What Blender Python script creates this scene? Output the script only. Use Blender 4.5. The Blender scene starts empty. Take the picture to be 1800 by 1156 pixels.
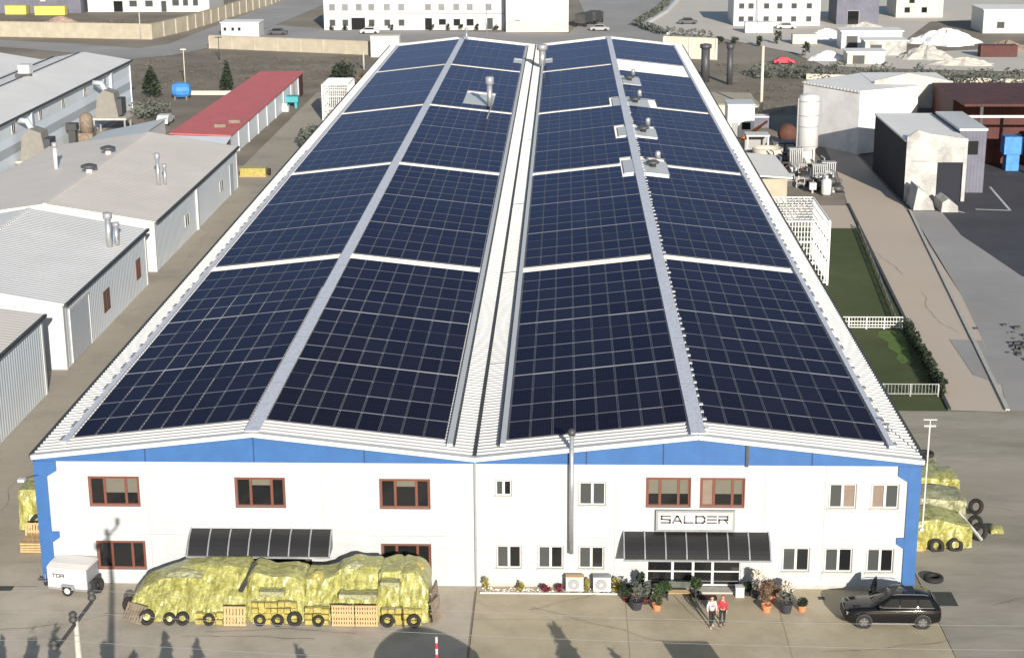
import bpy, bmesh, math, random
from mathutils import Vector, Matrix
random.seed(7)
C = bpy.context.scene.collection
R = math.radians
# ------------------------------------------------------------------ materials
def mat(name, col, rough=.8, metal=0., var=.12, scale=1.5, bump=0., spec=.5, col2=None, detail=6, stain_shade=0, stain_shade_col=None, stain_shade_scale=.15, stretch=None):
    m = bpy.data.materials.new(name); m.use_nodes = True
    nt = m.node_tree; b = nt.nodes['Principled BSDF']
    b.inputs['Roughness'].default_value = rough; b.inputs['Metallic'].default_value = metal
    b.inputs['Specular IOR Level'].default_value = spec
    c1 = (*col, 1)
    if var > 0 or col2:
        tc = nt.nodes.new('ShaderNodeTexCoord'); n = nt.nodes.new('ShaderNodeTexNoise')
        src = tc.outputs['Object']
        if stretch:
            mp = nt.nodes.new('ShaderNodeMapping'); mp.inputs['Scale'].default_value = stretch
            nt.links.new(src, mp.inputs['Vector']); src = mp.outputs['Vector']
        nt.links.new(src, n.inputs['Vector'])
        n.inputs['Scale'].default_value = scale; n.inputs['Detail'].default_value = detail; n.inputs['Roughness'].default_value = .65
        r = nt.nodes.new('ShaderNodeValToRGB'); e = r.color_ramp.elements
        e[0].position = .32; e[1].position = .68
        lo = tuple(max(0, c * (1 - var)) for c in col); hi = tuple(min(1, c * (1 + var)) for c in col)
        if col2: lo, hi = col, col2
        e[0].color = (*lo, 1); e[1].color = (*hi, 1)
        nt.links.new(n.outputs['Fac'], r.inputs['Fac']); out = r.outputs['Color']
        if stain_shade:
            n2 = nt.nodes.new('ShaderNodeTexNoise'); n2.inputs['Scale'].default_value = stain_shade_scale; n2.inputs['Detail'].default_value = 9; n2.inputs['Roughness'].default_value = .7
            nt.links.new(src, n2.inputs['Vector'])
            r2 = nt.nodes.new('ShaderNodeValToRGB'); r2.color_ramp.elements[0].position = .45; r2.color_ramp.elements[1].position = .72
            r2.color_ramp.elements[0].color = (0, 0, 0, 1); r2.color_ramp.elements[1].color = (stain_shade, stain_shade, stain_shade, 1)
            nt.links.new(n2.outputs['Fac'], r2.inputs['Fac'])
            mx = nt.nodes.new('ShaderNodeMixRGB'); nt.links.new(r2.outputs['Color'], mx.inputs['Fac'])
            nt.links.new(out, mx.inputs['Color1']); mx.inputs['Color2'].default_value = (*(stain_shade_col or tuple(c * .5 for c in col)), 1)
            out = mx.outputs['Color']
        nt.links.new(out, b.inputs['Base Color'])
        if bump:
            bp = nt.nodes.new('ShaderNodeBump'); bp.inputs['Strength'].default_value = bump; bp.inputs['Distance'].default_value = .05
            nt.links.new(n.outputs['Fac'], bp.inputs['Height']); nt.links.new(bp.outputs['Normal'], b.inputs['Normal'])
    else:
        b.inputs['Base Color'].default_value = c1
    return m
def ribbed(m, axis=1, period=.3, strength=.5):
    """add a corrugation bump running across the given object axis"""
    nt = m.node_tree; b = nt.nodes['Principled BSDF']
    tc = nt.nodes.new('ShaderNodeTexCoord'); sx = nt.nodes.new('ShaderNodeSeparateXYZ'); nt.links.new(tc.outputs['Object'], sx.inputs[0])
    mu = nt.nodes.new('ShaderNodeMath'); mu.operation = 'MULTIPLY'; mu.inputs[1].default_value = 2 * math.pi / period
    nt.links.new(sx.outputs[axis], mu.inputs[0])
    si = nt.nodes.new('ShaderNodeMath'); si.operation = 'SINE'; nt.links.new(mu.outputs[0], si.inputs[0])
    bp = nt.nodes.new('ShaderNodeBump'); bp.inputs['Strength'].default_value = strength; bp.inputs['Distance'].default_value = .04
    nt.links.new(si.outputs[0], bp.inputs['Height']); nt.links.new(bp.outputs['Normal'], b.inputs['Normal'])
    return m
M = dict(
 facade=mat('painted precast concrete', (0.446, 0.456, 0.468), .7, var=.02, scale=.5, stain_shade=.4, stain_shade_col=(0.362, 0.366, 0.365), stain_shade_scale=.6, stretch=(2.2, 1, .16)),
 plinth=mat('bare concrete plinth', (.42, .40, .36), .9, var=.15, scale=3),
 blue=mat('blue painted metal', (.032, .112, .30), .5, var=.1, scale=.8),
 white=mat('white coated metal', (.54, .54, .53), .45, var=.03),
 roof=mat('off white roof sheet', (.66, .63, .59), .5, var=.05, scale=.4, stain_shade=.3, stain_shade_col=(.5, .46, .41), stain_shade_scale=.25),
 galv=mat('galvanised grating', (0.625, 0.625, 0.671), .5, metal=.1, var=.2, scale=6),
 steel=mat('galvanised steel', (.45, .46, .47), .35, metal=.6, var=.12, scale=2),
 alu=mat('aluminium frame', (.30, .30, .33), .5, metal=.2, var=0),
 gutter=mat('dark gutter', (.05, .05, .05), .6, var=.2),
 grey=mat('grey paint', (.30, .30, .30), .6, var=.05),
 dgrey=mat('dark grey metal', (.06, .06, .065), .5, var=.15),
 black=mat('black rubber', (.018, .018, .018), .85, var=.2, scale=8),
 rubber_dusty=mat('dusty tyre rubber', (0.021, 0.0198, 0.018), .9, var=.3, scale=6),
 brown=mat('red brown window frame', (.15, .048, .03), .55, var=.1, scale=4),
 glass=mat('dark window glass', (.012, .013, .014), .08, var=0, spec=.6),
 glass4=mat('pale curtained glass', (.20, .20, .20), .3, var=.2, scale=.3),
 glass2=mat('greyish window glass', (.06, .065, .065), .12, var=0, spec=.6),
 glass3=mat('curtained window glass', (.22, .17, .14), .2, var=.1, scale=3),
 blind=mat('beige roller blind', (0.126, 0.118, 0.0924), .8, var=.05),
 canopy=mat('smoked polycarbonate', (.02, .019, .019), .4, var=.1, scale=2),
 wood=mat('pallet wood', (.50, .33, .17), .85, var=.2, scale=3, stretch=(1, 1, 6)),
 wood_old=mat('weathered pallet wood', (.22, .17, .13), .9, var=.3, scale=3),
 terracotta=mat('terracotta', (.60, .21, .10), .8, var=.1, scale=6),
 pot=mat('dark plastic pot', (.035, .035, .045), .6, var=.1),
 leaf_g=mat('conifer foliage', (.035, .06, .02), .8, var=.4, scale=5),
 leaf_d=mat('dark evergreen foliage', (.018, .03, .014), .8, var=.4, scale=3),
 leaf_y=mat('yellow green foliage', (.28, .24, .05), .8, var=.35, scale=6),
 leaf_r=mat('dark red foliage', (.14, .02, .03), .8, var=.35, scale=6),
 leaf_w=mat('pale dried flower heads', (.62, .57, .48), .85, var=.25, scale=6),
 leaf_b=mat('dry brown foliage', (.15, .095, .06), .85, var=.35, scale=6),
 leaf_gr=mat('grey green foliage', (.10, .11, .09), .85, var=.35, scale=6),
 bark=mat('bark', (.10, .07, .05), .9, var=.3, scale=5),
 grass=mat('short grass turf', (0.045, 0.0703, 0.0139), .95, col2=(0.0682, 0.0799, 0.0198), scale=.35, stain_shade=.7, stain_shade_col=(0.0328, 0.0399, 0.0099), stain_shade_scale=.12, bump=.4),
 grass_b=mat('fresh bright grass', (.085, .14, .025), .95, var=.3, scale=2, bump=.4),
 earth=mat('dry earth', (.20, .165, .125), .95, col2=(.28, .24, .19), scale=.06, stain_shade=.6, stain_shade_col=(.12, .10, .075), stain_shade_scale=.05, detail=10),
 weed=mat('dry weeds', (.125, .105, .07), .95, var=.35, scale=.4),
 field=mat('brown scrub field', (.16, .13, .098), .95, col2=(.26, .215, .17), scale=.10, stain_shade=.7, stain_shade_col=(.10, .09, .06), stain_shade_scale=.06, detail=10, bump=.3),
 yard_l=mat('grey yard concrete', (0.39, 0.34, 0.269), .9, col2=(0.517, 0.447, 0.358), scale=.14, stain_shade=.7, stain_shade_col=(0.232, 0.208, 0.16), stain_shade_scale=.22, detail=10),
 yard_t=mat('tan yard concrete', (0.374, 0.31, 0.198), .9, col2=(0.49, 0.418, 0.299), scale=.16, stain_shade=.65, stain_shade_col=(0.267, 0.225, 0.154), stain_shade_scale=.25, detail=10),
 yard_r=mat('mossy yard asphalt', (0.296, 0.261, 0.207), .9, col2=(0.385, 0.347, 0.288), scale=.18, stain_shade=.75, stain_shade_col=(0.152, 0.146, 0.0932), stain_shade_scale=.16, detail=10, stretch=(.45, 1.3, 1)),
 alley=mat('alley concrete', (0.348, 0.301, 0.235), .9, col2=(0.427, 0.374, 0.302), scale=.12, stain_shade=.75, stain_shade_col=(0.19, 0.167, 0.13), stain_shade_scale=.12, detail=10),
 lane=mat('pinkish lane concrete', (0.47, 0.383, 0.302), .9, col2=(0.535, 0.446, 0.357), scale=.10, stain_shade=.35, stain_shade_col=(0.374, 0.315, 0.242), stain_shade_scale=.10, detail=10),
 asphalt=mat('grey road asphalt', (.27, .255, .245), .9, col2=(.35, .335, .32), scale=.06, stain_shade=.45, stain_shade_col=(.30, .27, .23), stain_shade_scale=.05, detail=9),
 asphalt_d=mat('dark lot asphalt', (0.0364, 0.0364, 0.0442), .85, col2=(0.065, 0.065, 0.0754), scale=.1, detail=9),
 wallc=mat('tan concrete wall', (0.39, 0.345, 0.266), .9, var=.12, scale=.5, stain_shade=.5, stain_shade_col=(0.285, 0.255, 0.2), stain_shade_scale=.4),
 clad=mat('grey blue cladding', (0.688, 0.729, 0.764), .5, var=.03, scale=.3, stain_shade=.25, stain_shade_col=(0.55, 0.578, 0.604), stain_shade_scale=.2),
 clad_l=mat('pale blue band', (0.744, 0.802, 0.874), .5, var=.03),
 clad_m=mat('mid grey band', (0.432, 0.462, 0.494), .5, var=.04),
 roof_t=mat('beige shed roof', (0.713, 0.638, 0.562), .6, var=.05, scale=.2, stain_shade=.35, stain_shade_col=(0.561, 0.499, 0.424), stain_shade_scale=.12),
 roof_w=mat('pale shed roof', (0.77, 0.738, 0.697), .55, var=.04, scale=.2, stain_shade=.25, stain_shade_col=(0.562, 0.52, 0.468), stain_shade_scale=.15),
 red=mat('faded red roof', (0.552, 0.124, 0.117), .6, var=.1, scale=.4, stain_shade=.3, stain_shade_col=(0.456, 0.111, 0.104), stain_shade_scale=.2),
 car=mat('black car paint', (.008, .008, .009), .10, metal=.0, var=0, spec=.45),
 car_glass=mat('tinted car glass', (.010, .011, .010), .05, var=0, spec=.12),
 chrome=mat('bright trim', (.65, .65, .66), .2, metal=.9, var=0),
 lamp_r=mat('red lamp lens', (.25, .01, .01), .3, var=0),
 film=mat('yellow stretch film', (0.228, 0.212, 0.0433), .32, col2=(0.555, 0.536, 0.197), scale=2.2, stain_shade=.6, stain_shade_col=(0.0998, 0.096, 0.0276), stain_shade_scale=1.6, bump=.7, detail=9, stretch=(1.7, 1.7, .7)),  # dark blotches paint crease shade into the film colour
 film_b=mat('bright yellow film', (0.304, 0.244, 0.0312), .35, col2=(0.515, 0.437, 0.166), scale=5, bump=.8, stain_shade=.6, stain_shade_col=(0.184, 0.166, 0.0624), stain_shade_scale=3),
 bags=mat('pale wrapped bags', (0.238, 0.23, 0.104), .5, col2=(0.476, 0.468, 0.304), scale=2.8, bump=.8, stain_shade=.7, stain_shade_col=(0.128, 0.119, 0.056), stain_shade_scale=2),
 skin=mat('skin', (.45, .27, .2), .6, var=.05), hair=mat('dark hair', (.012, .01, .01), .6, var=.1),
 wire=mat('grey wire', (.20, .20, .20), .6, var=0),
 cloth_w=mat('white sweatshirt', (.62, .60, .58), .9, var=.05), cloth_r=mat('red jacket', (.42, .035, .045), .85, var=.12, scale=8),
 cloth_k=mat('black trousers', (.02, .02, .022), .9, var=.1), cloth_p=mat('pink print', (.70, .30, .33), .9, var=.1, scale=9),
 red_w=mat('red paint', (.55, .03, .05), .5, var=0), orange=mat('orange paint', (.55, .13, .03), .6, var=.1),
 teal=mat('teal sheet', (.05, .30, .33), .6, var=.1), bluebox=mat('blue tarpaulin', (.05, .22, .55), .6, var=.25, scale=1.2),
 yellow=mat('yellow container', (.55, .48, .10), .6, var=.12), rust=mat('rusty brown tank', (.10, .04, .025), .8, var=.2),
 maroon=mat('maroon cladding', (.085, .022, .018), .7, var=.25, scale=.5, stain_shade=.5, stain_shade_col=(.03, .018, .02), stain_shade_scale=.2),
 slate=mat('slate blue cladding', (.13, .13, .17), .7, var=.15, scale=.4), shade_navy=mat('dark wall shade', (.010, .011, .02), .8, var=.25, scale=.3),  # near-black wall tone puts the left sides' shade into the colour
 chalk=mat('chalky white wall', (.46, .45, .43), .8, var=.05, scale=.5, stain_shade=.95, stain_shade_col=(.16, .155, .15), stain_shade_scale=.35, detail=10),  # grey patches spread over the white by noise
 greyw=mat('patchy grey white wall', (.74, .72, .70), .8, col2=(.86, .84, .82), scale=.4, stain_shade=.5, stain_shade_col=(.46, .44, .43), stain_shade_scale=.3),
 ink=mat('dark grey lettering', (.10, .10, .11), .6, var=0), ink2=mat('grey lettering', (.42, .42, .42), .6, var=0),
 line=mat('faded white road paint', (.5, .5, .5), .8, var=.2, scale=1),
 mat_red=mat('dark red doormat', (.05, .02, .02), .95, var=.2), mesh=mat('white mesh steel', (.74, .73, .70), .5, var=.05),
 yard_b=mat('pale gravel', (.50, .455, .39), .95, col2=(.60, .555, .49), scale=.06, stain_shade=.6, stain_shade_col=(.36, .33, .28), stain_shade_scale=.06, detail=10), hoodm=mat('dull beige metal', (.22, .205, .18), .7, var=.1),
 rail=mat('bright mounting rail', (.27, .27, .29), .5, var=0),
 beige=mat('beige render', (.55, .50, .42), .85, var=.08, scale=.3), tile=mat('red brown tiles', (.20, .08, .06), .8, var=.2),
)
for k, a, p, s in (('roof_w', 1, .55, .6), ('roof_t', 1, .6, .25), ('clad', 1, .5, .35), ('red', 1, .8, .5), ('slate', 0, .4, .5), ('maroon', 0, .5, .5)):
    ribbed(M[k], a, p, s)
def packed(m, f=.4):
    nt = m.node_tree; b = nt.nodes['Principled BSDF']; src = b.inputs['Base Color'].links[0].from_socket
    tc = nt.nodes.new('ShaderNodeTexCoord'); nz = nt.nodes.new('ShaderNodeTexNoise'); nz.inputs['Scale'].default_value = .9; nt.links.new(tc.outputs['Object'], nz.inputs['Vector'])
    vm = nt.nodes.new('ShaderNodeMixRGB'); vm.blend_type = 'ADD'; vm.inputs['Fac'].default_value = .8; nt.links.new(tc.outputs['Object'], vm.inputs['Color1']); nt.links.new(nz.outputs['Color'], vm.inputs['Color2'])
    sx = nt.nodes.new('ShaderNodeSeparateXYZ'); cx = nt.nodes.new('ShaderNodeCombineXYZ'); nt.links.new(vm.outputs['Color'], sx.inputs[0]); nt.links.new(sx.outputs[0], cx.inputs[0])
    am = nt.nodes.new('ShaderNodeMath'); nt.links.new(sx.outputs[2], am.inputs[0]); nt.links.new(sx.outputs[1], am.inputs[1]); nt.links.new(am.outputs[0], cx.inputs[1])
    br = nt.nodes.new('ShaderNodeTexBrick'); br.inputs['Scale'].default_value = 1; br.inputs['Brick Width'].default_value = .36; br.inputs['Row Height'].default_value = .24; br.inputs['Mortar Size'].default_value = .03; br.inputs['Mortar Smooth'].default_value = .6
    br.inputs['Color1'].default_value = (1,1,1,1); br.inputs['Color2'].default_value = (.72,.72,.68,1); br.inputs['Mortar'].default_value = (.35,.34,.28,1); nt.links.new(cx.outputs[0], br.inputs['Vector'])
    mu = nt.nodes.new('ShaderNodeMixRGB'); mu.blend_type = 'MULTIPLY'; mu.inputs['Fac'].default_value = f; nt.links.new(src, mu.inputs['Color1']); nt.links.new(br.outputs['Color'], mu.inputs['Color2']); nt.links.new(mu.outputs['Color'], b.inputs['Base Color'])
packed(M['film'], .38); packed(M['bags'], .5)
# solar cells: dark glass with fine busbars, every panel a slightly different tone
def cells():
    m = bpy.data.materials.new('solar cells'); m.use_nodes = True; nt = m.node_tree; b = nt.nodes['Principled BSDF']
    tc = nt.nodes.new('ShaderNodeTexCoord'); sx = nt.nodes.new('ShaderNodeSeparateXYZ'); nt.links.new(tc.outputs['UV'], sx.inputs[0])
    def line(out, n, w):
        a = nt.nodes.new('ShaderNodeMath'); a.operation = 'MULTIPLY'; a.inputs[1].default_value = n; nt.links.new(out, a.inputs[0])
        f = nt.nodes.new('ShaderNodeMath'); f.operation = 'FRACT'; nt.links.new(a.outputs[0], f.inputs[0])
        g = nt.nodes.new('ShaderNodeMath'); g.operation = 'LESS_THAN'; g.inputs[1].default_value = w; nt.links.new(f.outputs[0], g.inputs[0]); return g.outputs[0]
    l1 = line(sx.outputs[0], 6, .10); l2 = line(sx.outputs[1], 2, .03)
    mx = nt.nodes.new('ShaderNodeMath'); mx.operation = 'MAXIMUM'; nt.links.new(l1, mx.inputs[0]); nt.links.new(l2, mx.inputs[1])
    n = nt.nodes.new('ShaderNodeTexWhiteNoise'); n.noise_dimensions = '2D'
    fl = nt.nodes.new('ShaderNodeVectorMath'); fl.operation = 'FLOOR'; nt.links.new(tc.outputs['UV'], fl.inputs[0]); oi = nt.nodes.new('ShaderNodeObjectInfo'); ad = nt.nodes.new('ShaderNodeVectorMath'); nt.links.new(fl.outputs[0], ad.inputs[0]); nt.links.new(oi.outputs['Random'], ad.inputs[1]); nt.links.new(ad.outputs[0], n.inputs['Vector'])
    r = nt.nodes.new('ShaderNodeMixRGB'); r.inputs['Color1'].default_value = (.0105, .010, .0135, 1); r.inputs['Color2'].default_value = (.017, .016, .0235, 1)
    nt.links.new(n.outputs['Value'], r.inputs['Fac'])
    m2 = nt.nodes.new('ShaderNodeMixRGB'); nt.links.new(mx.outputs[0], m2.inputs['Fac']); nt.links.new(r.outputs['Color'], m2.inputs['Color1'])
    m2.inputs['Color2'].default_value = (.026, .025, .036, 1)
    nt.links.new(m2.outputs['Color'], b.inputs['Base Color']); b.inputs['Roughness'].default_value = .6; b.inputs['Specular IOR Level'].default_value = 0
    # bluish anti-reflective glass over the cells
    gl = nt.nodes.new('ShaderNodeBsdfGlossy'); gl.inputs['Color'].default_value = (.36, .43, .74, 1); gl.inputs['Roughness'].default_value = .22
    fr = nt.nodes.new('ShaderNodeFresnel'); fr.inputs['IOR'].default_value = 1.10
    ms = nt.nodes.new('ShaderNodeMixShader'); nt.links.new(fr.outputs[0], ms.inputs['Fac']); nt.links.new(b.outputs[0], ms.inputs[1]); nt.links.new(gl.outputs[0], ms.inputs[2])
    nt.links.new(ms.outputs[0], nt.nodes['Material Output'].inputs['Surface'])
    return m
M['cells'] = cells(); M['pframe'] = mat('panel frame', (.105, .105, .125), .55, metal=.1, var=0)
# ------------------------------------------------------------------ mesh helpers
class MB:
    def __init__(s): s.v = []; s.f = []; s.uv = {}
    def add(s, vs, fs):
        o = len(s.v); s.v += [tuple(p) for p in vs]; s.f += [tuple(i + o for i in f) for f in fs]; return s
    def box(s, x0, y0, z0, x1, y1, z1):
        return s.add([(x0,y0,z0),(x1,y0,z0),(x1,y1,z0),(x0,y1,z0),(x0,y0,z1),(x1,y0,z1),(x1,y1,z1),(x0,y1,z1)],
                     [(3,2,1,0),(4,5,6,7),(0,1,5,4),(1,2,6,5),(2,3,7,6),(3,0,4,7)])
    def beam(s, a, b, w, h=None, up=(0, 0, 1)):
        """square bar from a to b, w across and h along 'up'"""
        h = h or w; a, b = Vector(a), Vector(b); d = (b - a).normalized(); u = Vector(up)
        if abs(d.dot(u)) > .99: u = Vector((0, 1, 0))
        r = d.cross(u).normalized() * w / 2; t = r.cross(d).normalized() * h / 2
        vs = [a-r-t, a+r-t, a+r+t, a-r+t, b-r-t, b+r-t, b+r+t, b-r+t]
        return s.add(vs, [(0,1,2,3),(7,6,5,4),(0,4,5,1),(1,5,6,2),(2,6,7,3),(3,7,4,0)])
    def prism(s, poly, z0, z1):
        n = len(poly)
        return s.add([(x,y,z0) for x,y in poly] + [(x,y,z1) for x,y in poly],
                     [tuple(range(n))[::-1], tuple(range(n, 2*n))] + [(i,(i+1)%n,(i+1)%n+n,i+n) for i in range(n)])
    def xz(s, poly, y0, y1):
        n = len(poly)
        return s.add([(x,y0,z) for x,z in poly] + [(x,y1,z) for x,z in poly],
                     [tuple(range(n)), tuple(range(n, 2*n))[::-1]] + [(i,i+n,(i+1)%n+n,(i+1)%n) for i in range(n)])
    def yz(s, poly, x0, x1):
        n = len(poly)
        return s.add([(x0,y,z) for y,z in poly] + [(x1,y,z) for y,z in poly],
                     [tuple(range(n))[::-1], tuple(range(n, 2*n))] + [(i,(i+1)%n,(i+1)%n+n,i+n) for i in range(n)])
    def tube(s, pts, r, n=8, cap=True):
        pts = [Vector(p) for p in pts]; rs = r if isinstance(r, (list, tuple)) else [r] * len(pts); base = len(s.v)
        for i, p in enumerate(pts):
            d = (pts[min(i+1, len(pts)-1)] - pts[max(i-1, 0)]).normalized()
            u = d.orthogonal().normalized() if i == 0 else (u - d * u.dot(d)).normalized()
            w = d.cross(u)
            for k in range(n):
                a = 2*math.pi*k/n; s.v.append(tuple(p + (u*math.cos(a) + w*math.sin(a)) * rs[i]))
        for i in range(len(pts)-1):
            for k in range(n): s.f.append((base+i*n+k, base+i*n+(k+1)%n, base+(i+1)*n+(k+1)%n, base+(i+1)*n+k))
        if cap: s.f.append(tuple(base+k for k in range(n))[::-1]); s.f.append(tuple(base+(len(pts)-1)*n+k for k in range(n)))
        return s
    def lathe(s, prof, c=(0,0,0), n=20, axis='z', closed=False):
        base = len(s.v)
        for r, h in prof:
            for k in range(n):
                a = 2*math.pi*k/n; x, y = r*math.cos(a), r*math.sin(a)
                p = (x, y, h) if axis == 'z' else ((x, h, y) if axis == 'y' else (h, x, y))
                s.v.append((c[0]+p[0], c[1]+p[1], c[2]+p[2]))
        m = len(prof)
        for i in range(m if closed else m-1):
            j = (i+1) % m
            for k in range(n): s.f.append((base+i*n+k, base+i*n+(k+1)%n, base+j*n+(k+1)%n, base+j*n+k))
        if not closed:
            s.f.append(tuple(base+k for k in range(n))[::-1]); s.f.append(tuple(base+(m-1)*n+k for k in range(n)))
        return s
    def build(s, name, m, parent=None, smooth=False, off=None, keep=False):
        me = bpy.data.meshes.new(name); o_ = Vector(off) if off is not None else (Vector(root_loc(parent)) if parent else Vector((0,0,0)))
        me.from_pydata([tuple(Vector(p) - o_) for p in s.v], [], s.f)
        bm = bmesh.new(); bm.from_mesh(me)
        if not keep: bmesh.ops.recalc_face_normals(bm, faces=bm.faces)
        bm.to_mesh(me); bm.free()
        if smooth:
            for p in me.polygons: p.use_smooth = True
        me.materials.append(M[m] if isinstance(m, str) else m)
        o = bpy.data.objects.new(name, me); C.objects.link(o)
        if parent: o.parent = parent
        elif off is not None: o.location = o_
        return o
def root_loc(o):
    while o.parent: o = o.parent
    return o.location
def tag(o, label=None, cat=None, group=None, kind=None):
    for k, v in (('label', label), ('category', cat), ('group', group), ('kind', kind)):
        if v: o[k] = v
    return o
def thing(name, label, cat, loc=(0,0,0), group=None, rz=0):
    o = bpy.data.objects.new(name, None); C.objects.link(o); o.location = loc; o.rotation_euler = (0,0,rz)
    o.empty_display_size = .2
    return tag(o, label, cat, group)
def copy_tree(o, parent=None):
    c = o.copy(); C.objects.link(c)
    if parent: c.parent = parent
    for ch in list(o.children): copy_tree(ch, c)
    return c
def lonely(mb, name, m, label, cat, loc, group=None, smooth=False):
    o = mb.build(name, m, None, smooth, off=loc); return tag(o, label, cat, group)
def holes_wall(mb, x0, x1, z0, z1, holes, y0, y1):
    """front wall x0..x1, z0..z1 between y0 (outside) and y1 with rectangular openings and reveals"""
    xs = sorted({x0, x1} | {h[0] for h in holes} | {h[1] for h in holes}); zs = sorted({z0, z1} | {h[2] for h in holes} | {h[3] for h in holes})
    for i in range(len(xs)-1):
        for j in range(len(zs)-1):
            cx, cz = (xs[i]+xs[i+1])/2, (zs[j]+zs[j+1])/2
            if any(h[0] < cx < h[1] and h[2] < cz < h[3] for h in holes): continue
            mb.add([(xs[i],y0,zs[j]),(xs[i+1],y0,zs[j]),(xs[i+1],y0,zs[j+1]),(xs[i],y0,zs[j+1])], [(0,1,2,3)])
    for a, b, c, d in holes:
        mb.add([(a,y0,c),(b,y0,c),(b,y0,d),(a,y0,d),(a,y1,c),(b,y1,c),(b,y1,d),(a,y1,d)], [(0,4,5,1),(1,5,6,2),(2,6,7,3),(3,7,4,0)])
    return mb
# ------------------------------------------------------------------ foliage
def leaves(mb, c, rad, n, size, rnd, shape='ball'):
    cx, cy, cz = c
    clumps = [(rnd.uniform(-1,1), rnd.uniform(-1,1), rnd.uniform(-1,1)) for _ in range(max(6, n//40))]
    for i in range(n):
        k = clumps[i % len(clumps)]
        for _ in range(20):
            u = [k[j]*.8 + rnd.gauss(0,.28) for j in range(3)]
            if shape == 'cone':
                h = (u[2]+1)/2; lim = (1-h)*1.0+.06
                if 0 <= h <= 1 and math.hypot(u[0],u[1]) < lim: break
            elif u[0]**2+u[1]**2+u[2]**2 < 1: break
        else: continue
        p = Vector((cx+u[0]*rad[0], cy+u[1]*rad[1], cz+u[2]*rad[2]))
        a = Vector((rnd.gauss(0,1), rnd.gauss(0,1), rnd.gauss(0,.6))).normalized(); b = a.orthogonal().normalized()
        b = (b*math.cos(k[0]*9+i) + a.cross(b)*math.sin(k[0]*9+i)); s = size*rnd.uniform(.6,1.4)
        mb.add([p-a*s, p-b*s*.5, p+a*s, p+b*s*.5], [(0,1,2,3)])
    return mb
def plant(name, label, cat, loc, rad, h0, m, n=160, size=.12, shape='ball', trunk=.04, group=None, seed=1):
    rnd = random.Random(seed); t = thing(name, label, cat, loc, group); x, y, z = loc
    leaves(MB(), (x, y, z+h0+rad[2]), rad, n, size, rnd, shape).build('crown', m, t)
    if trunk:
        tb = MB().tube([(x,y,z), (x+.02,y,z+h0+rad[2]*.6), (x,y+.02,z+h0+rad[2]*1.5)], [trunk, trunk*.7, trunk*.2], 7)
        for k in range(5):
            a = k*1.3+seed; zz = z+h0+rad[2]*(.3+.2*k)
            tb.tube([(x,y,zz), (x+math.cos(a)*rad[0]*.6, y+math.sin(a)*rad[1]*.6, zz+rad[2]*.35)], [trunk*.5, trunk*.1], 5)
        tb.build('trunk', 'bark', t)
    return t
# ------------------------------------------------------------------ camera, sun, sky
def cam_setup():
    P = (4.7956, -84.4506, 39.4434); yaw, pitch, roll, F = -0.0324, 0.2827, -0.0053, 2920.3
    cy, sy, cp, sp = math.cos(yaw), math.sin(yaw), math.cos(pitch), math.sin(pitch)
    f = Vector((sy*cp, cy*cp, -sp)); r = Vector((cy, -sy, 0)); u = r.cross(f)
    r2 = r*math.cos(roll) + u*math.sin(roll); u2 = -r*math.sin(roll) + u*math.cos(roll)
    cd = bpy.data.cameras.new('camera'); co = bpy.data.objects.new('camera', cd); C.objects.link(co)
    m = Matrix((r2, u2, -f)).transposed().to_4x4(); m.translation = Vector(P); co.matrix_world = m
    cd.sensor_width = 36; cd.lens = F/1800*36; cd.clip_start = .5; cd.clip_end = 3000
    bpy.context.scene.camera = co
cam_setup()
EL, AZ = R(18.0), R(14.4)
sd = bpy.data.lights.new('sun', 'SUN'); sd.energy = 4.2; sd.angle = R(.4); sd.color = (1, .94, .84)
so = bpy.data.objects.new('sun', sd); C.objects.link(so)
so.rotation_euler = Vector((-math.sin(AZ)*math.cos(EL), math.cos(AZ)*math.cos(EL), -math.sin(EL))).to_track_quat('-Z', 'Y').to_euler()
w = bpy.data.worlds.new('World'); bpy.context.scene.world = w; w.use_nodes = True
sk = w.node_tree.nodes.new('ShaderNodeTexSky'); sk.sky_type = 'NISHITA'; sk.sun_disc = False
sk.sun_elevation = EL; sk.sun_rotation = R(180) - AZ; sk.air_density = 1.0; sk.dust_density = .6; sk.ozone_density = 1.2
bg = w.node_tree.nodes['Background']; w.node_tree.links.new(sk.outputs['Color'], bg.inputs['Color']); bg.inputs['Strength'].default_value = .075
vs = bpy.context.scene.view_settings; vs.view_transform = 'Standard'; vs.look = 'None'; vs.exposure = .72; vs.gamma = 1
# ------------------------------------------------------------------ ground
def flat(name, poly, z, m, kind='structure', label=None, cat=None):
    mb = MB().add([(x, y, z) for x, y in poly], [tuple(range(len(poly)))]); o = mb.build(name, m); o['kind'] = kind
    return o
flat('ground', [(-700,-200),(700,-200),(700,1200),(-700,1200)], 0, 'earth')
flat('field', [(-79.9,238.4),(-67.3,255.2),(-28.7,241),(30,236),(48.3,215.5),(90,200),(90,150),(37.6,144),(31,144),(24,150),(-24,150),(-27.8,122.9),(-38.8,130.8),(-43.1,148.7),(-54.3,151.1),(-63.3,176),(-95,176),(-95,238)], .02, 'field')
flat('alley', [(-95,-60),(-24.2,-60),(-24.2,181),(-29,201),(-36.6,192),(-36.6,126),(-57,126),(-62,150),(-62,178),(-95,178)], .04, 'alley')
flat('front_yard', [(-60,-60),(.02,-60),(.02,-.02),(-24.3,-.02),(-24.3,2.6),(-60,2.6)], .06, 'yard_l')
flat('driveway', [(.06,-60),(24.6,-60),(24.6,-.02),(.06,-.02)], .06, 'yard_t')
flat('side_yard', [(24.64,-60),(120,-60),(120,100),(49,100),(36.9,30.2),(24.64,30.2)], .05, 'yard_r')
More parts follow.
